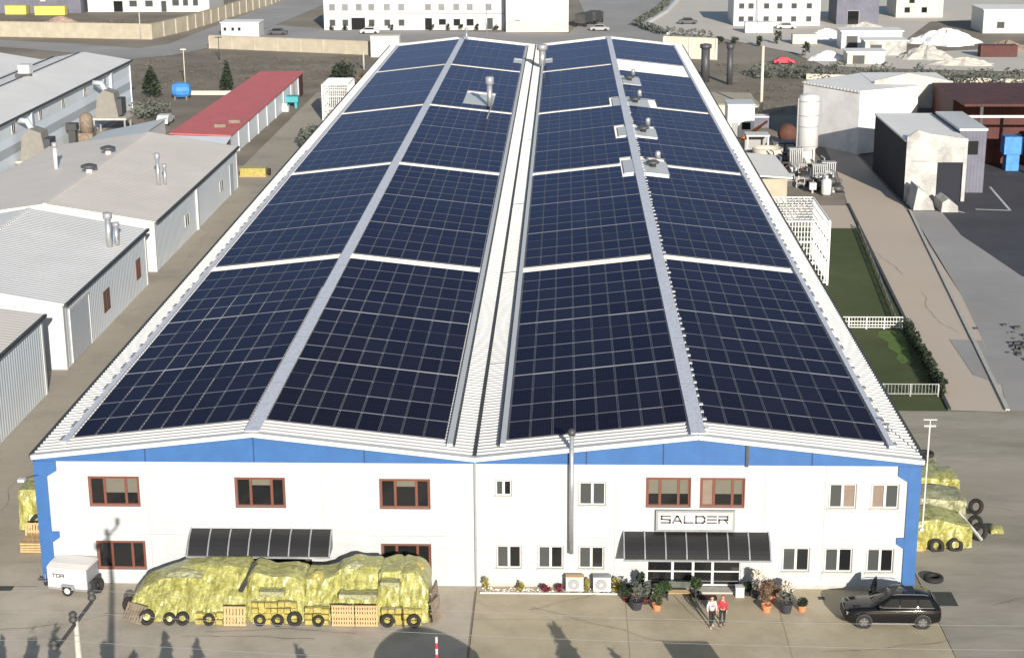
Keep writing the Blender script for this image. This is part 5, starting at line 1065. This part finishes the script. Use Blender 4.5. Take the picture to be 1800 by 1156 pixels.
# ------------------------------------------------------------------ car
def suv():
    t = thing('suv','black SUV parked by the right corner with its far front door open','car',(0,0,0))
    # local: front at -x, near side at -y; stations (x, zbottom, zbelt, half width)
    st = [(-2.52,.42,.72,.62),(-2.46,.34,.86,.80),(-2.25,.26,.95,.92),(-1.7,.24,1.03,.97),(-1.0,.24,1.09,.99),(0,.24,1.12,.99),(1.2,.24,1.13,.99),(2.0,.27,1.13,.96),(2.38,.34,1.10,.90),(2.50,.45,1.02,.82)]
    mb = MB(); rings = []
    for x, zb, zt, hw in st:
        ring = [(-hw*.94,zb),(-hw,zb+.16),(-hw-.005,(zb+zt)/2),(-hw+.02,zt-.12),(-hw+.09,zt-.02),(-hw*.7,zt+(.05 if x < -.9 else 0)),(0,zt+(.08 if x < -.9 else 0))]
        ring = ring+[(-y,z) for y,z in ring[-2::-1]]; rings.append([(x,y,z) for y,z in ring])
    n = len(rings[0])
    for r_ in rings: mb.v += r_
    for i in range(len(rings)-1):
        for k in range(n): mb.f.append((i*n+k,i*n+(k+1)%n,(i+1)*n+(k+1)%n,(i+1)*n+k))
    mb.f.append(tuple(range(n))); mb.f.append(tuple((len(rings)-1)*n+k for k in range(n))[::-1])
    body = mb.build('body','car',t,True)
    # greenhouse: belt and roof outlines
    gs = [(-1.12,1.10,1.10,.86,.80),(-.78,1.12,1.32,.87,.75),(-.12,1.13,1.65,.88,.69),(.5,1.13,1.73,.88,.69),(1.3,1.13,1.71,.88,.68),(1.95,1.12,1.62,.86,.65),(2.32,1.10,1.30,.82,.68),(2.44,1.08,1.10,.80,.74)]
    g = MB()
    for x, zb, zr_, hb, hr in gs:
        ring = [(-hb,zb-.02),(-hr-(hb-hr)*.12,zr_-.10),(-hr+.1,zr_-.01),(0,zr_+.015)]; ring += [(-y,z) for y,z in ring[-2::-1]]
        g.v += [(x,y,z) for y,z in ring]
    k_ = 7
    for i in range(len(gs)-1):
        for k in range(k_-1): g.f.append((i*k_+k,i*k_+k+1,(i+1)*k_+k+1,(i+1)*k_+k))
    cab = g.build('cabin','car',t,True)
    MB().add([(-1.02,-.76,1.165),(-1.02,.76,1.165),(-.20,.60,1.635),(-.20,-.60,1.635)],[(0,1,2,3)]).build('windscreen','car_glass',t)
    MB().add([(2.40,-.66,1.17),(2.40,.66,1.17),(2.06,.56,1.59),(2.06,-.56,1.59)],[(0,3,2,1)]).build('rear_window','car_glass',t)
    MB().add([(-.02,-.55,1.70),(1.2,-.56,1.75),(1.2,.56,1.75),(-.02,.55,1.70)],[(0,1,2,3)]).build('sunroof','car_glass',t)
    for s in (-1,1):
        for a, b, a2, b2 in ((-.62,.28,-.16,.28),(.36,1.22,.36,1.22),(1.3,2.06,1.3,1.86)):
            MB().add([(a,s*.892,1.17),(b,s*.892,1.17),(b2,s*.742,1.57),(a2,s*.742,1.57)],[(0,1,2,3)]).build('side_window','car_glass',t)
        MB().beam((-.7,s*.895,1.15),(2.1,s*.885,1.15),.015,.03).build('window_trim','chrome',t)
        MB().tube([(-.0,s*.60,1.74),(.2,s*.61,1.79),(1.6,s*.60,1.78),(1.8,s*.58,1.71)],.022,6).build('roof_rail','chrome',t)
        MB().beam((-1.1,s*.975,.30),(1.15,s*.975,.30),.05,.06).build('sill_trim','chrome',t)
        if s < 0: MB().box(-.78,-1.16,1.12,-.60,-.94,1.28).build('mirror','car',t)
        for x in (.2,1.12): MB().box(x-.12,s*.995-.012,.96,x+.06,s*.995+.012,.99).build('door_handle','chrome',t)
        MB().box(-2.42,min(s*.55,s*.84),.72,-2.30,max(s*.55,s*.84),.86).build('headlight','chrome',t); MB().box(2.40,min(s*.5,s*.82),.86,2.50,max(s*.5,s*.82),1.0).build('tail_light','lamp_r',t)
        for x in (-1.52,1.53):
            MB().lathe([(.385,-.06),(.43,-.06),(.43,.06),(.385,.06)],(x,s*.965,.38),24,'y',closed=True).build('wheel_arch','gutter',t,True)
            w_ = MB().lathe([(.24,-.12),(.35,-.12),(.375,-.07),(.375,.07),(.35,.12),(.24,.12)],(x,s*.90,.375),24,'y',closed=True).build('wheel','black',t,True)
            MB().lathe([(.02,-.10),(.25,-.10),(.25,.10),(.02,.10)],(x,s*.90,.375),18,'y').build('rim','dgrey',w_)
            sp = MB()
            for k in range(5): a = k*2*math.pi/5+.3; sp.beam((x+.03*math.cos(a),s*1.005,.375+.03*math.sin(a)),(x+.23*math.cos(a),s*1.005,.375+.23*math.sin(a)),.05,.02,up=(0,1,0))
            sp.build('spokes','chrome',w_)
    MB().box(-2.555,-.45,.45,-2.50,.45,.78).build('grille','gutter',t); MB().box(-2.56,-.26,.34,-2.53,.26,.44).build('number_plate','white',t)
    MB().beam((-.3,-.2,1.13),(.4,-.2,1.45),.5,.12).build('seat','gutter',t)
    # open far front door, hinged behind the far front wheel
    d = MB(); hx, hy = -.95, .97; a = R(62); dx, dy = math.cos(a), math.sin(a); nx, ny = -dy, dx
    def P(s, z, o): return (hx+dx*s+nx*o, hy+dy*s+ny*o, z)
    pl = [(0,.32),(1.05,.32),(1.10,1.12),(1.05,1.66),(.72,1.68),(0,1.12)]
    d.v = [P(s,z,-.04) for s,z in pl]+[P(s,z,.04) for s,z in pl]
    # lower panel and window frame separately so that the window stays open to the light
    lo = MB(); q = [(0,.32),(1.05,.32),(1.10,1.12),(0,1.12)]
    lo.add([P(s,z,-.045) for s,z in q]+[P(s,z,.045) for s,z in q],[(0,1,2,3),(7,6,5,4),(0,4,5,1),(1,5,6,2),(2,6,7,3),(3,7,4,0)]); do = lo.build('open_door','car',t)
    fr_ = MB()
    for p_, q_ in (((0.02,1.12),(.72,1.66)),((.72,1.66),(1.05,1.64)),((1.05,1.64),(1.08,1.12))): fr_.beam(P(*p_,0),P(*q_,0),.07,.07)
    fr_.build('window_frame','car',do); MB().add([P(.1,1.14,0),P(1.03,1.14,0),P(1.02,1.6,0),P(.74,1.61,0)],[(0,1,2,3)]).build('pane','car_glass',do)
    MB().box(hx-.02,hy+.02,1.1,hx+.14,hy+.26,1.26).build('mirror','car',do)
    t.location = (22.07,-3.82,.06); t.rotation_euler.z = R(-.5); t.scale = (1.0,1.0,1.0); return t
suv()
# ------------------------------------------------------------------ things along the front
def ac(x, lab, top):
    t = thing('air_conditioner', lab, 'air conditioner', (x,-.62,0), 'air conditioner units on the kerb')
    MB().box(x-.48,-.82,.18,x+.48,-.42,.98).build('casing','white',t); MB().box(x-.5,-.84,.98,x+.5,-.4,1.03).build('lid',top,t)
    g = MB().lathe([(.10,-.03),(.30,-.03),(.32,.0),(.30,.02)],(x-.05,-.83,.58),20,'y'); g.build('fan_grille','grey',t)
    MB().lathe([(.02,-.02),(.10,-.02),(.1,.0),(.02,.0)],(x-.05,-.865,.58),12,'y').build('fan_hub','white',t)
    MB().box(x-.4,-.78,.06,x-.3,-.44,.179).box(x+.3,-.78,.06,x+.4,-.44,.179).build('foot','grey',t)
ac(5.45,'air conditioner with a tan lid on the kerb, left one of the two','wood'); ac(6.95,'air conditioner with a grey lid on the kerb, right one of the two','alu')
mb = MB(); mb.box(.25,-.98,.06,8.0,-.90,.14); o = mb.build('kerb','white'); o['kind'] = 'structure'
mb = MB(); rnd = random.Random(4)
for k in range(170):
    x, y, s = rnd.uniform(.3,8), rnd.uniform(-.88,-.2), rnd.uniform(.02,.06); mb.box(x-s,y-s,.06,x+s,y+s,.06+s)
o = mb.build('pebbles','roof'); tag(o,'pale pebbles in the narrow bed along the wall','pebbles',kind='stuff')
for i, (x, m, r, h, lab, cat) in enumerate(((.62,'leaf_y',.22,.9,'yellow green bush nearest the centre downpipe','bush'),(2.45,'leaf_y',.2,.55,'small yellow green bush under the first white window','bush'),(3.85,'leaf_r',.28,.42,'dark red shrub, left one of the pair','shrub'),(4.65,'leaf_r',.28,.40,'dark red shrub beside the tan lidded air conditioner','shrub'),(6.18,'leaf_y',.24,.85,'yellow green bush between the two air conditioners','bush'),(7.85,'leaf_y',.36,.95,'big yellow green bush right of the air conditioners','bush'))):
    plant('bush',lab,cat,(x,-.66,.06),(r,r,h/2),.03,m,220,.075,'ball',.03,'bushes along the front bed',40+i)
def potted(x, y, r, h, potm, m, ph, rad, lab, shape='ball', n=420, size=.10, group='potted plants by the entrance', seed=1):
    t = thing('potted_plant', lab, 'potted plant', (x,y,.06), group); rnd = random.Random(seed)
    MB().lathe([(r*.72,.06),(r,h+.0),(r*1.08,h+.01),(r*1.08,h+.06),(r*.9,h+.06),(r*.85,h+.01),(.02,h)],(x,y,0),16).build('pot',potm,t)
    leaves(MB(),(x,y,h+ph+rad[2]),rad,n,size,rnd,shape).build('foliage',m,t)
    s_ = MB().tube([(x,y,h),(x+.02,y,h+ph+rad[2])],[.03,.015],6)
    for k in range(6): a = k*1.05+seed; s_.tube([(x,y,h+ph*.6),(x+math.cos(a)*rad[0]*.8,y+math.sin(a)*rad[1]*.8,h+ph+rad[2]*1.2)],[.015,.004],4)
    s_.build('stem','bark',t)
potted(8.75,-2.7,.36,.5,'pot','leaf_gr',.2,(.32,.32,.5),'sparse twiggy plant in a big dark pot left of the entrance',seed=2,n=120)
potted(9.85,-2.75,.26,.36,'terracotta','leaf_g',.0,(.38,.36,.65),'green conical conifer in a terracotta pot left of the entrance','cone',520,.08,seed=3)
potted(9.25,-2.0,.25,.35,'maroon','leaf_gr',.1,(.42,.4,.45),'grey green bush in a reddish pot behind the conifer',seed=4)
potted(9.05,-1.1,.22,.4,'pot','leaf_d',.1,(.26,.26,.5),'dark upright evergreen against the wall left of the entrance',seed=5,n=360)
potted(8.25,-1.7,.26,.35,'maroon','leaf_d',.05,(.40,.4,.32),'dark low bush in a reddish pot beside the yellow green bush',seed=6)
potted(15.7,-2.85,.27,.4,'terracotta','leaf_b',.25,(.42,.4,.55),'brown leaved plant in a square terracotta pot right of the entrance',seed=7,n=300)
potted(16.72,-2.95,.36,.55,'pot','leaf_gr',.2,(.35,.35,.35),'dark plant in the big black pot right of the entrance',seed=8,n=140)
potted(17.6,-2.75,.24,.34,'terracotta','leaf_d',-.05,(.30,.30,.30),'round clipped evergreen ball in a small terracotta pot',seed=9,n=600,size=.06)
potted(15.35,-1.2,.25,.35,'pot','leaf_w',.25,(.36,.34,.6),'tall pale dried flower plant right of the entrance',seed=10,n=300)
potted(16.1,-1.5,.28,.35,'terracotta','leaf_b',.1,(.5,.45,.42),'broad rust brown plant behind the terracotta pot',seed=11,n=320)
potted(17.0,-1.5,.25,.35,'pot','leaf_w',.15,(.36,.35,.35),'pale flowering plant behind the big black pot',seed=12)
potted(14.9,-.9,.18,.3,'pot','leaf_d',.05,(.22,.22,.25),'small dark plant beside the white box',seed=13)
t = thing('white_box','white square box standing right of the entrance step','box',(14.45,-1.0,.06)); MB().box(14.22,-1.2,.06,14.68,-.8,.62).build('body','white',t); MB().box(14.2,-1.22,.62,14.7,-.78,.66).build('lid','white',t)
t = thing('garden_bench','low pale bench with dark green iron ends left of the entrance','bench',(11.0,-1.4,.06))
for k in range(4): MB().box(10.55,-1.62+k*.12,.46,11.75,-1.53+k*.12,.49).build('seat_slat','wood',t)
for k in range(3): MB().box(10.55,-1.14,.6+k*.12,11.75,-1.11,.69+k*.12).build('back_slat','leaf_gr',t)
for x in (10.5,11.76): MB().beam((x,-1.62,.06),(x,-1.6,.5),.05).beam((x,-1.15,.06),(x,-1.1,.95),.05).beam((x,-1.62,.47),(x,-1.12,.47),.05).build('end_frame','leaf_d',t)
potted(10.35,-1.2,.2,.3,'pot','leaf_g',.1,(.4,.3,.3),'loose green plant at the left end of the bench',seed=14); potted(12.05,-1.15,.2,.3,'pot','leaf_g',.2,(.32,.3,.35),'loose green plant at the right end of the bench',seed=15)
lonely(MB().box(12.2,-1.55,.064,13.2,-.95,.085),'doormat','mat_red','dark red doormat in front of the entrance step','doormat',(12.7,-1.25,.064))
def grate(pts, lab):
    cx = sum(p[0] for p in pts)/4; cy = sum(p[1] for p in pts)/4; t = thing('drain_grate', lab, 'drain grate', (cx,cy,.06)); x0, x1 = min(p[0] for p in pts), max(p[0] for p in pts); y0, y1 = min(p[1] for p in pts), max(p[1] for p in pts)
    MB().box(x0,y0,.055,x1,y1,.068).build('pit','black',t); b = MB(); k = x0
    while k < x1: b.box(k,y0,.069,k+.03,y1,.08); k += .07
    b.build('bars','leaf_gr',t)
grate([(24.7,-2.0),(26.1,-2.0),(26.1,-.3),(24.7,-.3)],'long dark drain grate behind the black SUV')
grate([(-26.6,-1.2),(-25.7,-1.2),(-25.7,-.55),(-26.6,-.55)],'small dark drain grate left of the box trailer')
grate([(18.7,-1.35),(19.05,-1.35),(19.05,-1.0),(18.7,-1.0)],'small square drain between the potted plants and the SUV')
# ------------------------------------------------------------------ people
def person(x, y, rz, top, trousers, hairm, label, seed, stride=.16, h=1.74, hood=False, shoe='white', prt=False):
    t = thing('person', label, 'person', (0,0,0), None); k = h/1.74
    def skin(name, chains, m, parent, sub=2):
        me = bpy.data.meshes.new(name); vs, es, rs = [], [], []
        for ch in chains:
            prev = None
            for p in ch:
                if isinstance(p, int): prev = p; continue
                vs.append((p[0]*k,p[1]*k,p[2]*k)); rs.append(p[3]*k); i = len(vs)-1
                if prev is not None: es.append((prev,i))
                prev = i
        me.from_pydata(vs, es, []); o = bpy.data.objects.new(name, me); C.objects.link(o); o.parent = parent
        md = o.modifiers.new('skin','SKIN'); md.use_smooth_shade = True
        for i, r in enumerate(rs): me.skin_vertices[0].data[i].radius = (r, r*.86)
        roots = {0}; 
        for d in me.skin_vertices[0].data: d.use_root = False
        me.skin_vertices[0].data[0].use_root = True
        sb = o.modifiers.new('sub','SUBSURF'); sb.levels = sub; sb.render_levels = sub; me.materials.append(M[m]); return o
    # body: pelvis root, legs, torso, neck, head, arms (front is -y)
    s = stride
    body = [[(0,0,.95,.13),(0,.0,1.12,.13),(0,0,1.32,.155),(0,.0,1.45,.09),(0,-.005,1.53,.055),(0,-.015,1.60,.085),(0,-.02,1.67,.092),(0,-.015,1.725,.06)],
            [0,(-.10,0,.88,.09),(-.10,-s,.49,.062),(-.10,-s*.9,.09,.045),(-.10,-s*.9-.13,.04,.04)],
            [0,(.10,0,.88,.09),(.10,s*.3,.49,.062),(.10,s,.10,.045),(.10,s-.12,.04,.04)],
            [2,(-.17,.0,1.40,.07),(-.24,.02,1.14,.048),(-.23,-.08,.90,.036),(-.23,-.11,.83,.042)],
            [2,(.17,.0,1.40,.07),(.24,.0,1.14,.048),(.22,-.1,.91,.036),(.22,-.13,.84,.042)]]
    bo = skin('body', body, 'skin', t)
    for sx, hx, hy in ((-1,-.23,-.11),(1,.22,-.13)):
        fg = [[(hx,hy,.83,.03)]]
        for f in range(4): dy = -.028+f*.019; l = (.075,.085,.08,.062)[f]; fg.append([0,(hx,hy+dy,.79,.011),(hx-sx*.008,hy+dy-.006,.79-l*.5,.0095),(hx-sx*.022,hy+dy-.012,.79-l,.008)])
        fg.append([0,(hx-sx*.01,hy-.045,.82,.012),(hx-sx*.02,hy-.065,.785,.010)])
        skin('hand', fg, 'skin', t, 1)
    skin('top', [[(0,0,.93,.155),(0,0,1.12,.155),(0,0,1.33,.18),(0,0,1.45,.10)],[2,(-.175,0,1.40,.086),(-.245,.02,1.14,.066),(-.235,-.07,.93,.052)],[2,(.175,0,1.40,.086),(.245,0,1.14,.066),(.225,-.09,.94,.052)]], top, t)
    skin('trousers', [[(0,0,.95,.14)],[0,(-.10,0,.87,.105),(-.10,-s,.49,.078),(-.10,-s*.9,.10,.062)],[0,(.10,0,.87,.105),(.10,s*.3,.49,.078),(.10,s,.11,.062)]], trousers, t)
    for x_, y_ in ((-.10,-s*.9),(.10,s)): skin('shoe', [[(x_,y_+.05,.05,.05),(x_,y_-.06,.045,.05),(x_,y_-.17,.035,.042)]], shoe, t, 1)
    if hood: skin('hood', [[(0,.05,1.50,.10),(0,.035,1.60,.115),(0,.02,1.69,.11),(0,.0,1.745,.07)]], top, t)
    else: skin('hair', [[(0,.045,1.57,.06),(0,.03,1.65,.10),(0,.01,1.72,.088),(0,-.03,1.755,.05)]], hairm, t)
    f = MB()
    for e in (-.035,.035): f.lathe([(.001,-.01),(.010,-.004),(.010,.004),(.001,.008)],(e*k,-.104*k,1.665*k),8,'y')
    f.build('eyes','hair',t); MB().add([(-.012*k,-.098*k,1.625*k),(.012*k,-.098*k,1.625*k),(0,-.125*k,1.63*k),(0,-.1*k,1.67*k)],[(0,1,2),(0,2,3),(1,3,2),(0,3,1)]).build('nose','skin',t); MB().box(-.025*k,-.102*k,1.588*k,.025*k,-.095*k,1.598*k).build('mouth','cloth_p',t)
    for e in (-1,1): MB().lathe([(.003,-.012),(.022,-.008),(.022,.008),(.003,.012)],(e*.088*k,0,1.645*k),8,'x').build('ear','skin',t)
    if prt:
        pm = MB().box(-.02*k,-.172*k,1.18*k,.13*k,-.150*k,1.36*k); pm.build('print','cloth_p',t); MB().box(-.10*k,-.176*k,1.23*k,.09*k,-.155*k,1.27*k).build('lettering','ink',t)
    t.location = (x,y,.062); t.rotation_euler.z = R(rz); return t
person(12.60,-4.75,12,'cloth_w','cloth_k','hair','person in a white printed sweatshirt, black trousers and white shoes walking in the yard',1,prt=True)
person(13.18,-4.60,-10,'cloth_r','cloth_k','hair','person in a red hooded jacket and black trousers beside the one in white',2,.1,1.72,True,'gutter')
# ------------------------------------------------------------------ pole, wires, barrier, things that throw shadows from behind the camera edge
t = thing('power_pole','pale power pole with three dark insulators at the lower left','power pole',(-11.9,-33,0))
MB().tube([(-11.9,-33,0),(-11.9,-33,14.15)],[.34,.085],10).build('pole','plinth',t,True)
INS = [Vector((-11.62,-31.9,14.35)),Vector((-11.95,-33.1,14.1)),Vector((-12.25,-34.4,13.7))]
MB().beam(INS[0]-Vector((0,0,.12)),INS[2]-Vector((0,0,.12)),.09,.10).build('cross_arm','dgrey',t)
for p in INS: MB().lathe([(.08,-.1),(.15,-.02),(.15,.06),(.08,.12),(.14,.18),(.14,.26),(.05,.32)],p,12).build('insulator','gutter',t,True)
for i, (p, dz) in enumerate(zip(INS,(-2.0,-2.1,-2.0))):
    p = p+Vector((0,0,.3)); w_ = MB(); pts = []
    for k in range(17): q = k/16; pts.append(p+Vector((36*q,2.0*q,dz*q-3.0*q*(1-q)*.45)))
    lp_ = [p+Vector((-20*k/6,0,-.35*(k/6)+.0)) for k in range(6,0,-1)]
    w_.tube(lp_+pts,.007,5); tag(w_.build('power_line','wire',None,off=p),('farthest','middle','nearest')[i]+' of the three overhead wires running from the power pole','wire','overhead wires')
t = thing('barrier_arm','red and white striped raised barrier arm at the bottom edge','barrier',(-1.0,-15,0)); bp_ = MB().box(-1.3,-15.25,0,-.75,-14.8,1.0); bp_.build('housing','red_w',t)
for k in range(12): MB().lathe([(.06,1.0+k*.29),(.06,1.0+(k+1)*.29-.002)],(-1.02,-15,0),10).build('arm_band',('red_w','white')[k%2],t)
t = thing('hut_canopy','curved dark canopy on posts over the yard entrance','canopy',(1.3,-21,0))
n = 14; arc = [(-1.6+5.2*k/n, 4.2+.95*math.sin(math.pi*k/n)**.8) for k in range(n+1)]
m_ = MB(); m_.xz(arc+[(x,z-.5) for x,z in arc[::-1]],-22.4,-20.2); m_.build('roof','dgrey',t)
MB().box(-1.4,-22.2,0,-1.1,-20.4,4.0).build('post','dgrey',t); MB().box(3.1,-22.2,0,3.4,-20.4,4.0).build('post','dgrey',t)
MB().box(-.5,-22.1,2.9,2.6,-21.9,4.1).build('panel','dgrey',t)
t = thing('notice_board','broad notice board on two posts by the yard entrance','board',(14.6,-20,0)); MB().box(13.4,-20.1,2.3,15.75,-20,4.62).build('panel','dgrey',t)
for x in (13.7,15.4): MB().box(x-.06,-19.98,0,x+.06,-19.86,4.4).build('post','steel',t)
# poplars and cypresses along the street, just outside the lower edge
for i, (x, y, h, r, lab) in enumerate(((-18.8,-22,5.7,1.0,'far left cypress of the street row'),(-17.6,-22.3,5.9,.8,'tall slim cypress, second from the left of the street row'),(-15.0,-22,5.4,.9,'third cypress from the left of the street row'),(-11.9,-22,5.55,1.0,'cypress right of the power pole line'),(-10.2,-22.4,5.6,.9,'slender cypress beside the one at the power pole line'),(-4.9,-22.6,5.45,1.0,'cypress left of the curved entrance canopy'),(-20.4,-22,5.2,.9,'low cypress at the left end of the street row'),(-13.4,-22.5,5.0,1.0,'low cypress between the power pole and its neighbours'),(8.7,-22,6.1,1.5,'tall broad cypress in front of the driveway'),(11.2,-22.5,5.4,1.2,'lower cypress right of the tall broad one'),(20.5,-22,4.4,1.3,'low cypress at the right of the street row'))):
    plant('cypress_tree',lab,'tree',(x,y,0),(r,r,h*.5-.15),.25,'leaf_d',2600,.24,'cone',.12,'cypresses along the street',60+i)

MB_ = MB().beam((-11.72,-2.7,2.52),(-11.95,-3.45,2.15),.30,.08).beam((-11.95,-3.45,2.15),(-12.3,-4.15,1.55),.26,.08); lonely(MB_,'gap_shade_strip','gutter','dark strip painting shade into the notch between the hump and the squat stack','shade strip',(-12,-3.4,2.1))  # dark strip added to paint the shade of the gap between the stacks
for i, (x, y, z, w_, d, h, m, lab) in enumerate(((-15.4,-3.35,2.28,2.0,1.0,.16,'bags','pale folded film lying on the slope of the long yellow hump'),(-8.3,-3.2,2.12,.8,.9,.2,'film_b','bright yellow bundle on top of the dented stack'),(-6.3,-2.9,2.62,1.2,.8,.14,'bags','pale folded film on top of the stack behind the crate wall'),(-3.0,-2.8,2.62,.8,.9,.14,'film_b','bright yellow bundle on top of the right end of the row'))):
    t = thing('film_bundle', lab, 'film bundle', (x,y,z), 'loose bundles on the yellow stacks'); mb = MB(); rnd = random.Random(i+90); n = 7
    for a in range(n+1):
        for b in range(n+1):
            mb.v.append((x-w_/2+w_*a/n+rnd.uniform(-.05,.05), y-d/2+d*b/n+rnd.uniform(-.05,.05), z-.12+(h+.12)*min(1,3*min(a,n-a)/n)*min(1,3*min(b,n-b)/n)+rnd.uniform(-.05,.05)))
    for a in range(n):
        for b in range(n): q = a*(n+1)+b; mb.f.append((q,q+n+1,q+n+2,q+1))
    mb.build('sheet', m, t)
for i, x in enumerate((-47,-44.2,-38.4,-34,-24.8,-21.3,-18.2,-14.6,-10.6)):
    plant('bush',('first','second','third','fourth','fifth','sixth','seventh','eighth','ninth')[i]+' small dark bush from the left along the white office block','bush',(x,289.3,0),(.65,.65,.75),.05,'leaf_d',70,.22,'ball',.05,'small bushes along the office block',200+i)
for i, (x, y, lab, m) in enumerate(((-58,281,'dark parked car beside the white flat roofed cabin','dgrey'),(-38,283,'white parked car in front of the white office block','white'),(12.5,288,'grey parked car near the cream warehouse','grey'),(54,291,'white parked car before the white two storey building','white'),(33,302,'dark parked car on the gravel yard near its hedge','dgrey'))):
    t = thing('parked_car', lab, 'car', (x,y,0), 'cars parked in the background'); MB().xz([(x-2.1,.3),(x+2.1,.3),(x+2.15,.8),(x+1.3,.95),(x+.8,1.45),(x-.9,1.45),(x-1.6,.95),(x-2.1,.85)],y-.85,y+.85).build('body',m,t)
    MB().xz([(x+1.15,.98),(x+.75,1.38),(x-.85,1.38),(x-1.45,.98)],y-.87,y+.87).build('window','glass',t)
    for dx in (-1.3,1.3):
        for dy in (-.8,.8): MB().lathe([(.1,-.1),(.32,-.1),(.32,.1),(.1,.1)],(x+dx,y+dy,.32),10,'y').build('wheel','black',t)
